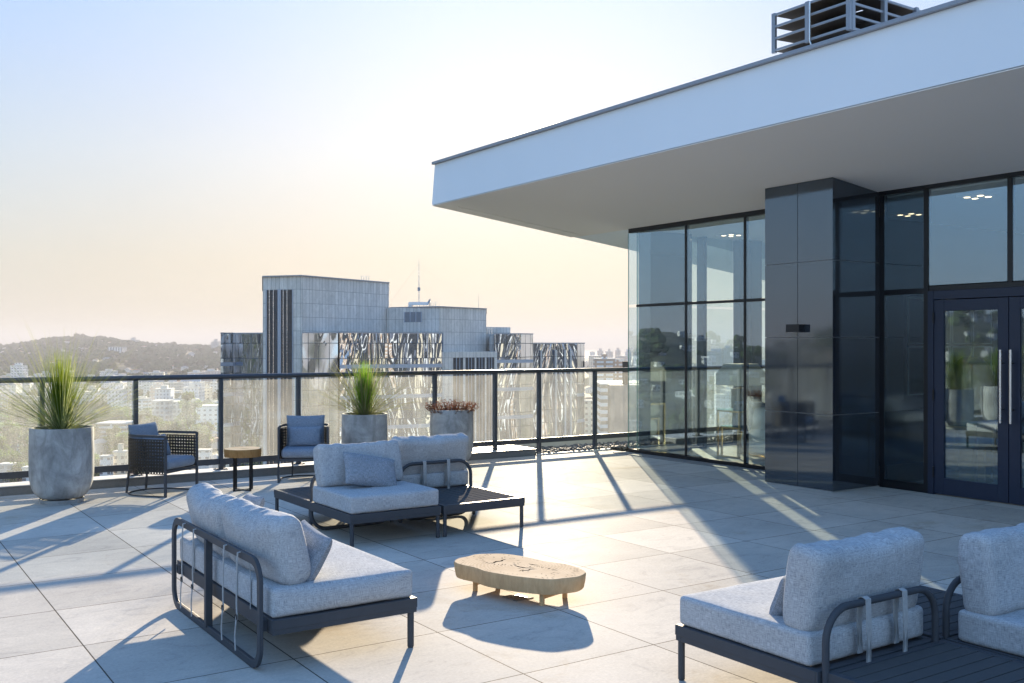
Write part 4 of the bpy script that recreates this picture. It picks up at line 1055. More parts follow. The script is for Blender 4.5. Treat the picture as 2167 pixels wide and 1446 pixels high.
def grass_plant(loc, S, label, seed):
    rng = random.Random(seed); e = empty('grass_plant', loc, 0, label, 'plant', 'spiky grass plants in the planters')
    mb = MB(); blades(mb, 300, 0, rng, .62*S, .90*S, .0, .19, .08, .0040, .06); blades(mb, 190, 0, rng, .5*S, .85*S, .12, .5, .30, .0032, .07); mb.build('leaves', 'grass_blade', e, uv=False)
    mb = MB(); blades(mb, 300, 0, rng, .85*S, 1.30*S, .3, 1.22, .30, .0034, .06); blades(mb, 70, 0, rng, .6*S, 1.2*S, .8, 1.35, .6, .0032, .06); mb.build('dry_leaves', 'dry_blade', e, uv=False)
    return e
planter((1.918, 11.32, 0), .315, .785, 'large concrete planter with spiky grass left of the armchairs')
grass_plant((1.918, 11.32, .73), 1.0, 'tall spiky grass in the leftmost concrete planter', 1)
planter((5.637, 11.80, 0), .297, .757, 'concrete planter with spiky grass behind the middle sofa')
grass_plant((5.637, 11.80, .70), .84, 'spiky grass in the planter behind the middle sofa', 2)
planter((6.913, 11.74, 0), .297, .772, 'concrete planter holding a low reddish shrub')
planter((.15, 11.45, 0), .36, .80, 'concrete planter beyond the left edge, seen mirrored in the door glass'); grass_plant((.15, 11.45, .74), 1.0, 'spiky grass beyond the left edge, mirrored in the door glass', 3)
rs = empty('red_shrub', (6.913, 11.74, .70), 0, 'low shrub of thin reddish brown twigs in the right planter', 'shrub')
rng = random.Random(9); mb = MB(); lf = MB()
for i in range(190):
    az = rng.random()*2*pi; rr_ = .25*sqrt(rng.random()); x, y = rr_*cos(az), rr_*sin(az); z = .0; tl_ = rng.uniform(.1, .5)+rr_*2.6; pts = []
    for j in range(5):
        pts.append((x, y, z)); s_ = rng.uniform(.028, .05); a2 = az+rng.uniform(-.6, .6); x += s_*sin(tl_)*cos(a2); y += s_*sin(tl_)*sin(a2); z += s_*cos(tl_); tl_ *= .95
        for q in range(4):
            c = Vector((x, y, z))+Vector((rng.uniform(-1, 1), rng.uniform(-1, 1), rng.uniform(-1, 1)))*.012; d1 = Vector((rng.uniform(-1, 1), rng.uniform(-1, 1), rng.uniform(-1, 1))).normalized()*.008; d2 = d1.cross(Vector((rng.random(), rng.random(), 1))).normalized()*.005
            lf.add([c-d1, c+d2, c+d1, c-d2], [(0, 1, 2, 3)])
    mb.tube(pts, .0018, 4)
mb.build('twigs', 'red_sprig', rs, uv=False); lf.build('leaves', 'red_sprig', rs, uv=False)

# ---------------------------------------------------------------- neighbouring office tower
ot = empty('office_tower', (*P(780, 128), GZ), 0, 'tall neighbouring office tower of pale stone blocks with wavy mirrored curtain walls', 'building')
def O(mb, name, mat, parent=None, **k):
    o = mb.build(name, mat, parent or ot, **k)
    if parent is None: o.location = -Vector(ot.location)
    return o
def zpx(y, D): return EYE-(y-730)*D/F
def pl(x0, D0, x1, D1, depth):      # plan quad: front edge from two photo columns, running back away from the camera
    a, b = P(x0, D0), P(x1, D1); d = Vector(C2W(0, 1)); return [a, b, (b[0]+d.x*depth, b[1]+d.y*depth), (a[0]+d.x*depth, a[1]+d.y*depth)]
zA = zpx(586, 119); zB = zpx(650, 127.2); zG = zpx(706, 121); zC = zpx(745, 126)
A_ = [P(556, 119.6), P(638, 118), P(823, 131.6), P(823, 150), P(556, 150)]
mb = MB(); mb.prism(A_, GZ, zA); tA = O(mb, 'stone_block', 'stone_panel')
mb = MB(); mb.prism([P(554.5, 119.3), P(638.3, 117.7), P(824.5, 131.5), P(824, 150.2), P(554.5, 150.2)], zA+.001, zA+.14); O(mb, 'parapet_cap', 'coping')
mb = MB(); mb.prism([P(819, 131.0), P(930, 127.2), P(1029, 135), P(1029, 156), P(823, 156)], GZ, zB); O(mb, 'stone_block', 'stone_panel')
mb = MB(); mb.prism([P(824, 130.9), P(930, 126.9), P(1030.5, 134.9), P(1030, 156.2), P(824, 156.2)], zB+.001, zB+.12); O(mb, 'parapet_cap', 'coping')
mb = MB(); mb.prism(pl(935.5, 125.6, 1052, 131, 24), GZ, zC); O(mb, 'stone_block', 'stone_panel')
mb = MB(); mb.prism(pl(1026, 136.5, 1080, 139, 10), GZ, zpx(692.5, 138)); O(mb, 'stone_block', 'stone_panel')
mb = MB(); mb.prism(pl(1035, 133.8, 1046, 134.2, 10), GZ, zpx(712, 134)); O(mb, 'stone_block', 'stone_panel')
# curtain walls
def curtain(x0, D0, x1, D1, yt, mat='mirror_wall', depth=16, bands=True, first=3.72, bd_=3.72):
    z = zpx(yt, (D0+D1)/2)
    mb = MB(); mb.prism(pl(x0, D0, x1, D1, depth), GZ, z); c = O(mb, 'curtain_wall', mat)
    mb = MB(); q = .12/(D0)*1.0
    mb.prism(pl(x0-.7, D0-.10, x1+.7, D1-.10, depth), z+.001, z+.14); O(mb, 'parapet_cap', 'coping')
    if bands:
        k = 0
        while True:
            zz = z-first-k*bd_*1.0
            if zz < GZ+2: break
            mb = MB(); mb.prism(pl(x0-.4, D0-.09, x1+.4, D1-.09, .08), zz-.22, zz+.22); O(mb, 'spandrel_band', 'spandrel'); k += 1
    return z
curtain(467, 121.0, 493, 122.6, 706.5, 'mirror_wall_pale', 14)
curtain(493.4, 122.5, 555.4, 120.6, 706.8, 'mirror_wall', 14, bands=False)
curtain(640, 116.8, 715, 118.4, 705.5, 'mirror_wall_pale', 12, bands=False)
curtain(719, 118.3, 934.6, 125.0, 705.8, 'mirror_wall', 10, first=4.0)
curtain(1047, 131.4, 1102, 133.0, 707.5, 'mirror_wall', 14, first=3.6)
curtain(1102.5, 133.0, 1128, 135.5, 708, 'mirror_wall_pale', 14, first=3.6)
curtain(1129, 139.0, 1221, 141.5, 727.5, 'mirror_wall', 14, bands=False)
curtain(1221.5, 141.5, 1237, 144, 727.5, 'mirror_wall_pale', 14, first=3.6)
for x in (1145, 1176, 1196, 1208):
    mb = MB(); a = P(x, 139+(x-1129)*.027-.25); mb.box(a[0]-.12, a[0]+.12, a[1]-.12, a[1]+.12, GZ, zpx(741, 140)); O(mb, 'pilaster', 'stone_panel')
# louvre bays on the left stone block (photo columns 563-619, from y 614 down)
def on_front(x, off=0.):            # point on the left block's front plane
    s_ = (x-556)/82; D = 119.6+(118-119.6)*s_; a = P(x, D-off); return a
def bay(xa, xb, zt, zb, fn, name='louvre_bay', slats=True):
    a, b = fn(xa, .06), fn(xb, .06); a2, b2 = fn(xa, .02), fn(xb, .02)
    mb = MB(); mb.prism([a, b, b2, a2], zb, zt); return O(mb, name, 'louver_grille')
for xa, xb in ((563.5, 588), (593.5, 619)):
    bay(xa, xb, zpx(614, 119), GZ+4, on_front)
for x in (563.3, 569.5, 578.0, 588.4, 593.1, 599, 607, 619.2):
    a = on_front(x, .10); mb = MB(); w_ = .07 if x in (569.5, 578.0, 599, 607) else .11
    mb.box(a[0]-w_/2, a[0]+w_/2, a[1]-w_/2, a[1]+w_/2, GZ+4, zpx(613, 119)); O(mb, 'louvre_mullion', 'steel' if w_ < .1 else 'spandrel')
mb = MB(); a, b = on_front(588.8, .12), on_front(592.8, .12); mb.prism([a, b, on_front(592.8, .0), on_front(588.8, .0)], GZ+4, zpx(613.5, 119)); O(mb, 'pilaster', 'spandrel')
def on_C(x, off=0.): s_ = (x-935.5)/116.5; return P(x, 125.6+5.4*s_-off)
for xa, xb in ((959, 980), (985, 1004.5), (1008, 1026), (1029.5, 1046)):
    bay(xa, xb, zpx(757, 128), GZ+4, on_C)
    for q in (.33, .66):
        a = on_C(xa+(xb-xa)*q, .11); mb = MB(); mb.box(a[0]-.035, a[0]+.035, a[1]-.035, a[1]+.035, GZ+4, zpx(757.2, 128)); O(mb, 'louvre_mullion', 'spandrel')
# window in the second block, little door at the step
def on_B(x, off=0.): s_ = (x-819)/111; return P(x, 131.0-3.8*s_-off)
mb = MB(); mb.prism([on_B(856, .05), on_B(892, .05), on_B(892, .01), on_B(856, .01)], zpx(682, 129), zpx(660.5, 129)); O(mb, 'window', 'louver_blue')
for x in (856, 868, 880, 892):
    a = on_B(x, .10); mb = MB(); mb.box(a[0]-.05, a[0]+.05, a[1]-.05, a[1]+.05, zpx(682.5, 129), zpx(660, 129)); O(mb, 'window_frame', 'spandrel')
# roof gear as things of their own
def mast(loc, h, label, r=.09):
    e = empty('antenna_mast', loc, 0, label, 'antenna')
    mb = MB(); mb.tube([(0, 0, 0), (0, 0, h*.5), (0, 0, h)], r, 8, taper=[1, .7, .35]); mb.build('mast_pole', 'steel', e, uv=False)
    return e
a = P(886.5, 134); m1 = mast((*a, zB+.1), zpx(551, 134)-zB, 'tall thin guyed antenna mast on the office tower roof')
mb = MB(); mb.cyl(0, 0, 2.3, 2.8, .2, 8); mb.build('junction_box', 'coping', m1, uv=False)
h_ = zpx(560, 134)-zB
for x2, D2, z2 in ((828, 140, 1.2), (914, 137, .3), (1011, 141, -.1)):
    b = P(x2, D2); mb = MB(); mb.tube([(0, 0, h_), (b[0]-a[0], b[1]-a[1], z2)], .007, 4); mb.build('guy_wire', 'coping', m1, uv=False)
mast((*P(1012.5, 141), zB+.1), zpx(623, 141)-zB, 'short thin rod antenna at the right end of the office tower roof', .05)
e = empty('roof_plant_unit', (*P(890, 133), zB+.12), -.59, 'white plant unit on the office tower roof below the tall mast', 'plant unit')
mb = MB(); mb.box(-1.5, 1.1, -.6, .6, .35, .75); mb.box(-1.6, -1.1, -.5, .5, 0, .65); mb.build('casing', 'white_paint', e)
mb = MB()
for x_ in (-1.0, -.3, .4, .9): mb.cyl(x_, -.4, 0, .349, .04, 6)
mb.build('support', 'steel', e, uv=False)
e = empty('satellite_dish', (*P(909, 132.5), zB+.12), -.2, 'grey satellite dish beside the white roof plant unit', 'dish')
mb = MB(); prof = [(0, 0), (.2, .02), (.4, .09), (.52, .16)]; mb.lathe(prof+[(.5, .17), (.38, .11), (0, .03)], 20, TR(0, 0, .65, 0, -1.1, 0)); mb.build('reflector', 'coping', e, uv=False)
mb = MB(); mb.cyl(0, 0, 0, .6, .04, 6); mb.build('stand', 'coping', e, uv=False)
def vents(x, D, z, n, label):
    e = empty('roof_vent_pipes', (*P(x, D), z), -.59, label, 'vent')
    for k in range(n):
        mb = MB(); mb.cyl((k-n/2)*.32, 0, 0, .72-.1*(k % 2), .05, 6); mb.build('pipe', 'steel', e, uv=False)
    mb = MB(); mb.box(-n*.17-.1, n*.17, -.03, .03, .74, .79); mb.build('cap_rail', 'steel', e)
vents(775, 131, zA+.13, 4, 'cluster of short vent pipes on the tallest stone block')
vents(919, 133.5, zB+.12, 3, 'vent pipes on the roof right of the satellite dish')
vents(1038, 136, zpx(692, 138)-1.0, 3, 'vent pipes at the stepped right side of the tower')
e = empty('ventilation_box', (*P(1324, 150), zpx(765, 150)-3), -.59, 'dark grey box standing beyond the railing by the glass corner', 'vent box')
mb = MB(); mb.box(-.45, .45, -.4, .4, -.5, 3); mb.build('casing', 'louver_dark', e)
mb = MB(); mb.box(-2.5, 2.5, -2, 2, GZ-zpx(765, 150)+3, -.501); mb.build('shaft', 'curb_face', e)

# ---------------------------------------------------------------- city
def gz(w, u): return terrain_z(w, u)
def tower(x, ytop, D, wpx, mat, label, dep=None, rz=0., top=None, group=None, sub=None, name='apartment_building', cat='building', para=True):
    """block centred on photo column x, top at row ytop, at distance D"""
    a = P(x, D); z1 = zpx(ytop, D); z0 = min(gz(*a), z1-6)-3; W_ = wpx*D/F; dp = dep or W_*.8
    e = empty(name, (*a, z0), -math.asin(SA)+rz, label, cat, group)
    H = z1-z0
    mb = MB(); mb.box(-W_/2, W_/2, 0, dp, 0, H); mb.build('walls', mat, e)
    if para:
        mb = MB(); mb.box(-W_/2-.25, W_/2+.25, -.25, dp+.25, H+.001, H+.7); mb.build('parapet', 'flat_top', e, uv=False)
    if top:
        mb = MB(); t_ = top; mb.box(-W_/2*t_, W_/2*t_, dp*.25, dp*.7, H+.701, H+.7+max(3, 5*D/F)); mb.build('roof_house', mat, e)
    return e
simple('flat_top', (.55, .54, .52), .9)
# left side, behind the grass planter and armchairs
T = tower
T(35, 775, 1150, 26, 'flat_white', 'stepped white apartment tower behind the left grass plant', top=.5)
T(44, 794, 1100, 14, 'flat_white', 'lower white wing beside the stepped tower at far left', top=None)
T(5, 814, 900, 16, 'flat_grey', 'pale gridded tower at the very left edge below the handrail')
T(122, 787, 1250, 12, 'flat_white', 'slim white tower showing above the handrail through the grass', top=.4)
T(145, 790, 1300, 14, 'flat_cream', 'small cream block above the handrail right of the slim white tower')
T(243, 826, 820, 32, 'flat_blue', 'wide bluish apartment slab behind the grass tips', top=.4)
T(272, 818, 830, 18, 'flat_cream', 'cream tower left of the first post beside the armchair', top=.5)
T(281, 836, 800, 12, 'flat_pink', 'narrow buff tower touching the cream tower')
T(302, 806, 1150, 24, 'flat_white', 'pale tower high behind the glass right of the first post', top=.4)
T(331, 819, 920, 29, 'flat_pink', 'pink beige tower with white window columns', top=.6)
T(350, 838, 1000, 16, 'flat_grey', 'grey block tucked right of the pink beige tower')
T(413, 811, 880, 27, 'flat_blue', 'blue white tower with rows of small windows', top=.6)
T(437, 822, 900, 17, 'flat_cream', 'cream block right of the blue white tower', top=.4)
T(452, 812, 1000, 17, 'flat_white', 'off white block left of the second railing post', top=.4)
T(368, 829, 1050, 24, 'flat_white', 'low white block between the pink and the blue towers')
T(388, 842, 950, 20, 'flat_grey', 'grey terrace block in front of the blue white tower')
T(338, 850, 690, 34, 'flat_grey', 'long grey gridded housing slab, left half', dep=12)
T(374, 852, 700, 36, 'flat_grey', 'long grey gridded housing slab, right half', dep=12)
T(439, 861, 640, 50, 'flat_white', 'white gridded slab just left of the second railing post', dep=12, rz=.35)
T(300, 845, 800, 26, 'flat_bands', 'banded white block behind the cane armchair')
T(235, 898, 640, 66, 'flat_bands', 'long low school building with grey roof between the trees', dep=22, name='school_building')
T(252, 958, 425, 24, 'flat_cream', 'small cream house with balconies below the first armchair post', top=.4, name='house')
T(222, 968, 420, 22, 'flat_white', 'white flat roofed house beside the large planter', name='house')
T(60, 992, 400, 26, 'flat_white', 'white house roof low left of the large planter', name='house')
T(12, 985, 410, 30, 'flat_grey', 'grey house at the lower left corner beyond the rail', name='house')
T(382, 930, 520, 22, 'flat_cream', 'ochre house among the trees right of the armchair', name='house')
T(430, 955, 450, 26, 'flat_white', 'white house near the second post among trees', name='house')
# hillside landmarks
T(243, 735, 2050, 30, 'flat_stripes', 'white striped apartment slab halfway up the hill', dep=25)
T(279, 720, 2700, 22, 'flat_grey', 'grey twin roofed block on the crest of the hill', top=.35)
T(455, 723.5, 2500, 17, 'flat_grey', 'pale tower on the ridge at the left of the mirrored wall', top=.4)
T(206, 727, 2650, 12, 'flat_white', 'small white block just below the hill top', top=.4)
T(220, 731, 2500, 16, 'flat_white', 'wider white block below the hill top')
T(176, 716.5, 2780, 7, 'flat_grey', 'tiny block at the summit beside the mast')
T(15, 742, 2400, 15, 'flat_white', 'pale block on the far left slope')
T(75, 747, 2100, 18, 'flat_blue', 'bluish block on the left slope above the grass')
# skyline on the right
T(1254, 745, 2600, 10, 'flat_white', 'hazy block left end of the lakeside skyline')
T(1266, 754, 1500, 36, 'flat_cream', 'pale block in front of the lakeside skyline beside the mirrored wing')
T(1271, 743, 2300, 12, 'flat_pink', 'hazy tower with stepped top left in the lakeside skyline', top=.5)
T(1290, 744.5, 2100, 15, 'flat_pink', 'hazy tower with two roof turrets in the lakeside skyline', top=.3)
T(1308, 742, 2100, 10.5, 'flat_pink', 'hazy tower with a cap right in the lakeside skyline', top=.5)
T(1280, 760.5, 700, 43, 'flat_brown', 'brown and white apartment block in front of the lake', top=.25)
T(1307, 762, 760, 28, 'flat_brown', 'lower brown wing joined to the brown and white block')
T(1318, 754.5, 1400, 20, 'flat_pink', 'low reddish block beside the glass corner')
T(1330, 745, 1900, 12, 'flat_blue', 'hazy stepped tower right beside the glass corner', top=.6)
T(1350, 744, 1900, 18, 'flat_white', 'hazy tower behind the edge of the glass corner', top=.6)
T(1447, 735, 2300, 12, 'flat_blue', 'hazy tower seen through the first window gap', top=.5)
T(1484, 748, 2300, 16, 'flat_blue', 'hazy tower seen at the left inside the lamp window', top=.5)
T(1518, 744, 1900, 34, 'flat_blue', 'broad hazy block seen through the lamp window', top=.6)
T(1542, 738, 1700, 22, 'flat_white', 'tall hazy tower seen at the right of the lamp window', top=.6)
T(1611, 762, 1500, 15, 'flat_blue', 'hazy block seen through the last window before the column')
T(1330, 815, 400, 118, 'flat_bands', 'white banded office block seen through the last railing panes', dep=30, name='office_block')
T(1247, 850, 520, 20, 'flat_cream', 'beige block between the mirrored wing and the banded office')
rnd = random.Random(77)
# ordinary blocks filling the plain
mats = ['flat_white', 'flat_cream', 'flat_grey', 'flat_blue', 'flat_pink', 'flat_white', 'flat_bands']
protos = []
def far_block(i):
    w_, d_, h_ = rnd.uniform(12, 24), rnd.uniform(10, 18), rnd.uniform(7, 24)
    mb = MB(); mb.box(-w_/2, w_/2, -d_/2, d_/2, -6, h_)
    o = mb.build('city_block', mats[i % 7])
    c = MB(); c.box(-w_/2-.3, w_/2+.3, -d_/2-.3, d_/2+.3, h_+.001, h_+.8); c.box(-w_*.2, w_*.2, -d_*.2, d_*.2, h_+.801, h_+3.5)
    c.build('roof', 'flat_top', o, uv=False)
    tag(o, None, 'building', 'ordinary city blocks on the plain'); return o
cb = [far_block(i) for i in range(14)]
LB = 'pale mid rise city block on the hazy plain below the hill'
n_ = 0; used_p = set()
def put(o, loc, rz, label, sc=None):
    if o.name not in used_p:
        used_p.add(o.name); o.location = loc; o.rotation_euler = (0, 0, rz); o['label'] = label
        if sc: o.scale = sc
        return o
    return copy_tree(o, loc, rz, label, scale=sc)
while n_ < 150:
    if n_ < 105: x = rnd.uniform(-120, 466); D = rnd.uniform(820, 1500)
    else: x = rnd.uniform(1236, 1640); D = rnd.uniform(600, 3000)
    a = P(x, D); put(cb[n_ % 14], (*a, gz(*a)), rnd.choice([0, .3, .8, 1.2, -.4])+rnd.uniform(-.1, .1), LB); n_ += 1
# houses
def house(i):
    w_, d_, h_ = rnd.uniform(7, 12), rnd.uniform(6, 9), rnd.uniform(3, 6.5)
    mb = MB(); mb.box(-w_/2, w_/2, -d_/2, d_/2, -5, h_)
    o = mb.build('house', 'house_wall_%d' % (i % 4), uv=False)
    r = MB(); e_ = .5; rh = rnd.uniform(1.2, 2.2)
    r.add([(-w_/2-e_, -d_/2-e_, h_+.01), (w_/2+e_, -d_/2-e_, h_+.01), (w_/2+e_, d_/2+e_, h_+.01), (-w_/2-e_, d_/2+e_, h_+.01), (-w_/2+d_*.3, 0, h_+rh), (w_/2-d_*.3, 0, h_+rh)],
          [(0, 1, 5, 4), (1, 2, 5), (2, 3, 4, 5), (3, 0, 4), (0, 3, 2, 1)])
    r.build('roof', 'house_roof_%d' % (i % 3), o, uv=False)
    wn = MB()
    for k in range(3): x_ = -w_/2+w_*(k+.5)/3; wn.box(x_-.5, x_+.5, -d_/2-.03, -d_/2+.02, 1, 2.3); wn.box(x_-.5, x_+.5, d_/2-.02, d_/2+.03, 1, 2.3)
    wn.build('windows', 'window_dark', o, uv=False)
    tag(o, None, 'house', 'small houses among the trees'); return o
hs = [house(i) for i in range(12)]
used_p = set()
for i in range(270):
    if i < 190: x = rnd.uniform(-60, 470); D = 1250+1500*rnd.random()**1.1; lb = 'small pale house on the hazy wooded hillside'
    elif i < 235: x = rnd.uniform(-80, 466); D = rnd.uniform(400, 720); lb = 'small roofed house in the near streets below the railing'
    else: x = rnd.uniform(1236, 1640); D = rnd.uniform(420, 1500); lb = 'small house in the hazy streets toward the lake'
    a = P(x, D); put(hs[i % 12], (*a, gz(*a)), rnd.uniform(-.5, .5)+rnd.choice([0, 1.57]), lb, (1.25,)*3 if i < 190 else None)
# houses and blocks on the slopes left of the view, seen mirrored in the glass
mb = MB()
for i in range(520):
    az = radians(rnd.uniform(118, 168)); R = rnd.uniform(420, 1150); w_, u_ = R*cos(az), R*sin(az); z = gz(w_, u_)
    s1, s2, h_ = rnd.uniform(2, 5), rnd.uniform(2, 4), rnd.uniform(3, 6)
    if rnd.random() < .07 and R < 700: h_ = rnd.uniform(20, 42)
    mb.box(-s1, s1, -s2, s2, -3, h_, Matrix.Translation((w_, u_, z)) @ Euler((0, 0, rnd.random()*3)).to_matrix().to_4x4())
tag(mb.build('distant_houses', 'flat_grey'), 'dense houses on the slope left of the view, seen mirrored in the glass', 'houses', kind='stuff')
# tall blocks around the terrace tower that the mirrored walls reflect
for x_, y_, w_, h_, mt, lb in ((82, -66, 15, 70, 'flat_brown', 'brown tower off to the right, seen only in the mirrored walls'), (99, -72, 15, 76, 'flat_dark', 'first dark tower off to the right, seen only in the mirrored walls'),
                           (112, -60, 4, 67, 'flat_white', 'narrow white tower off to the right, seen only in the mirrored walls'), (124, -72, 17, 73, 'flat_dark', 'second dark tower off to the right, seen only in the mirrored walls'),
                           (143, -64, 9, 66, 'flat_cream', 'cream tower off to the right, seen only in the mirrored walls'), (162, -76, 20, 76, 'flat_dark', 'third dark tower off to the right, seen only in the mirrored walls'), (62, -80, 16, 68, 'flat_dark', 'dark tower nearest behind the penthouse, seen only in the mirrored walls'),
                           (-60, 112, 14, 66, 'flat_dark', 'dark tower left of the view, seen only in the mirrored walls')):
    mb = MB(); mb.box(-w_/2, w_/2, -w_/2, w_/2, 0, h_); e = empty('apartment_building', (x_, y_, GZ), .1, lb, 'building'); mb.build('walls', mt, e)
# the tower under our own terrace
mb = MB(); mb.box(-9, 20, -9, 12.3, GZ, -.32); mb.build('lower_floors', 'flat_grey', bd, world=True)

# ---------------------------------------------------------------- trees
def leaf_tree(name, H, R, trunk_h, ncl, nl, seed, mat='leaf', ls=.55, shape=1.):
    rg = random.Random(seed)
    cr = MB(); tk = MB()
    tk.tube([(0, 0, -2), (.1, .05, trunk_h*.6), (.0, .1, trunk_h+.2*(H-trunk_h))], .035*H, 7, taper=[1.2, .8, .5])
    cen = []
    for k in range(ncl):
        a = rg.random()*2*pi; q = rg.random()**.5; zz = rg.random()
        rad_ = R*(1-abs(zz-.38)**1.8*1.3*shape)*.8
        c = Vector((q*rad_*cos(a), q*rad_*sin(a), trunk_h+(H-trunk_h)*zz)); cen.append(c)
        if k % 3 == 0: tk.tube([(0, .05, trunk_h*.7), (c.x*.5, c.y*.5, (trunk_h+c.z)/2), tuple(c)], .012*H, 5, taper=[1, .7, .3])
    for c in cen:
        r_ = R*rg.uniform(.22, .40)
        for i in range(nl):
            d = Vector((rg.gauss(0, 1), rg.gauss(0, 1), rg.gauss(0, .8))); d.normalize(); p = c+d*r_*rg.uniform(.55, 1.05)*Vector((1, 1, .75)).length/1.6
            t1 = Vector((rg.uniform(-1, 1), rg.uniform(-1, 1), rg.uniform(-.6, .6))).normalized()*ls*rg.uniform(.6, 1.2); t2 = t1.cross(d+Vector((.01, .02, .03))).normalized()*ls*.55
            cr.add([p-t1, p+t2, p+t1, p-t2], [(0, 1, 2, 3)])
    o = tk.build('trunk', 'bark', None, uv=False); e = empty(name, (0, 0, 0)); o.parent = e
    cr.build('crown', mat, e, uv=False); return e
near_t = [leaf_tree('tree', 13, 7.0, 3.5, 34, 95, 1), leaf_tree('tree', 10, 5.5, 2.5, 28, 90, 2), leaf_tree('tree', 15, 6.0, 4.5, 34, 95, 3), leaf_tree('tree', 11, 8.0, 3, 36, 95, 4), leaf_tree('tree', 18, 4.4, 2.5, 34, 90, 5, shape=.8)]
used_p = set(); nt_ = 0
tl_lab = ['broad green tree in the park below the railing', 'rounded green tree in the park below the railing', 'tall green tree in the park below the railing', 'wide spreading green tree in the park below the railing', 'slender dark tree in the park below the railing']
def put_tree(k, x, D, sc, label=None):
    a = P(x, D); e = near_t[k]; e['category'] = 'tree'; e['group'] = 'trees in the park below the railing'
    return put(e, (*a, gz(*a)), rnd.random()*6, label or tl_lab[k], (sc, sc, sc*rnd.uniform(.9, 1.1)))
put_tree(4, 405, 560, 1.75, 'tall dark conical tree in front of the white gridded slab')
put_tree(3, 362, 600, 1.3, 'big round tree in front of the grey gridded slab')
put_tree(3, 440, 620, 1.2, 'spreading dark tree left of the second railing post')
for i in range(118):
    x = rnd.uniform(-60, 466) if i < 100 else rnd.uniform(1238, 1345)
    D = 400+420*rnd.random()**.9
    if 195 < x < 275 and 560 < D < 700: continue
    put_tree(rnd.choice([0, 1, 2, 3, 3, 0]), x, D, rnd.uniform(.7, 1.25))
# far trees: rounded multi-lobed crowns
def far_tree(seed):
    rg = random.Random(seed); mb = MB()
    for k in range(7):
        c = Vector((rg.uniform(-4, 4), rg.uniform(-4, 4), rg.uniform(4, 8))); r_ = rg.uniform(2.2, 4.2); n1, n2 = 5, 8; vs = []
        for j in range(n1+1):
            for i in range(n2):
                th_ = pi*j/n1; ph = 2*pi*i/n2; d = Vector((sin(th_)*cos(ph), sin(th_)*sin(ph), cos(th_)*.8)); vs.append(c+d*r_*(1+.35*noise.noise(d*2.3+c)))
        mb.add(vs, [(j*n2+i, (j+1)*n2+i, (j+1)*n2+(i+1) % n2, j*n2+(i+1) % n2) for j in range(n1) for i in range(n2)])
        for q in range(26):
            d = Vector((rg.gauss(0, 1), rg.gauss(0, 1), abs(rg.gauss(0, 1)))).normalized(); p = c+d*r_*1.05; t1 = Vector((rg.uniform(-1, 1), rg.uniform(-1, 1), rg.uniform(-1, 1))).normalized()*.8; t2 = t1.cross(d+Vector((.01, .02, .03))).normalized()*.5
            mb.add([p-t1, p+t2, p+t1, p-t2], [(0, 1, 2, 3)])
    o = mb.build('crown', 'far_leaf', None, uv=False); e = empty('tree', (0, 0, 0), 0, None, 'tree', 'trees on the hazy hillside and plain'); o.parent = e
    tk = MB(); tk.cyl(0, 0, -4, 6, .5, 6, .3); tk.build('trunk', 'bark', e, uv=False); return e
ft = [far_tree(i) for i in range(8)]
used_p = set()
for i in range(170):
    x = rnd.uniform(-60, 470); D = 820+1980*rnd.random()
    if i % 5 == 0: D = rnd.uniform(2600, 2850)
    a = P(x, D); s_ = rnd.uniform(.9, 1.7); put(ft[i % 8], (*a, gz(*a)), rnd.random()*6, 'round dark tree on the hazy hillside', (s_, s_, s_*rnd.uniform(.8, 1.1)))
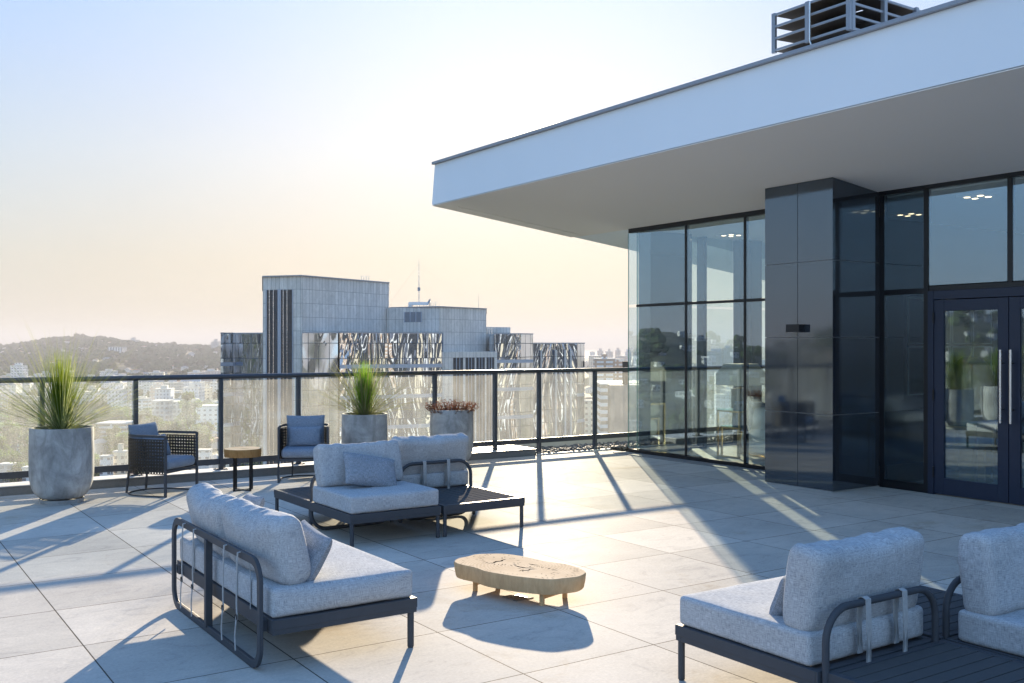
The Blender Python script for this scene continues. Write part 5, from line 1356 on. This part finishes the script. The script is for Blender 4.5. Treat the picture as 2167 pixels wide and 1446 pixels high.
# the rest of the woodland as one mass
src = [(me_.data.vertices, me_.data.polygons) for me_ in [kids(t_)[0] for t_ in ft[:3]]]
mb = MB(); raw = []
for vs, ps in src: raw.append(([v_.co.copy() for v_ in vs][:48*7], [tuple(p_.vertices) for p_ in ps if max(p_.vertices) < 48*7][:200]))
def blob(seed):
    rg = random.Random(seed); vs = []; fs = []
    for k in range(4):
        c = Vector((rg.uniform(-4, 4), rg.uniform(-4, 4), rg.uniform(3, 6))); r_ = rg.uniform(2.5, 4.5); b = len(vs)
        for j in range(4):
            for i in range(6):
                th_ = pi*(j+.3)/3.6*.9; ph = 2*pi*i/6; d = Vector((sin(th_)*cos(ph), sin(th_)*sin(ph), cos(th_)*.8)); vs.append(c+d*r_*(1+.4*noise.noise(d*2.3+c)))
        fs += [(b+j*6+i, b+(j+1)*6+i, b+(j+1)*6+(i+1) % 6, b+j*6+(i+1) % 6) for j in range(3) for i in range(6)]+[tuple(b+i for i in range(6))[::-1]]
    return vs, fs
bl = [blob(i) for i in range(10)]
for i in range(3400):
    if i < 2500:
        x = rnd.uniform(-150, 490) ; D = 800+2150*rnd.random()**.8
        if noise.noise(Vector((x/60, D/300, 0))) < -.12 and D < 1900: continue
        a = P(x, D)
    elif i < 2850: x = rnd.uniform(1236, 1660); D = rnd.uniform(400, 3000); a = P(x, D)
    else:
        az = radians(rnd.uniform(112, 172)); R = rnd.uniform(260, 1300); a = (R*cos(az), R*sin(az))
    s_ = rnd.uniform(.8, 1.7); v_, f_ = bl[i % 10]
    mb.add(v_, f_, Matrix.Translation((*a, gz(*a))) @ Euler((0, 0, rnd.random()*6)).to_matrix().to_4x4() @ Matrix.Scale(s_, 4))
tag(mb.build('woodland', 'far_leaf', uv=False), 'dark woodland covering the hazy hillside between the houses', 'woodland', kind='stuff')
# mast and chimney on the hill
a = P(168, 2790); mast((*a, gz(*a)), zpx(705, 2790)-gz(*a), 'thin radio mast on the summit of the hazy hill', 1.4)
a = P(428, 2400); e = empty('chimney_stack', (*a, gz(*a)), 0, 'slim dark chimney on the ridge left of the pale tower', 'chimney')
mb = MB(); mb.cyl(0, 0, 0, zpx(729.5, 2400)-gz(*a), 1.6, 10, 1.1); mb.build('shaft', 'louver_dark', e, uv=False)

# ---------------------------------------------------------------- air
m, t, o = newmat('air')
vp = N(t, 'VolumePrincipled'); vp.inputs['Color'].default_value = (.40, .41, .46, 1); vp.inputs['Density'].default_value = 2.6e-4; vp.inputs['Anisotropy'].default_value = .08
L(t, vp.outputs[0], o.inputs['Volume'])
mb = MB(); mb.box(-21000, 21000, -21000, 21000, GZ-8.5, 112)
tag(mb.build('haze', 'air', uv=False), kind='stuff')
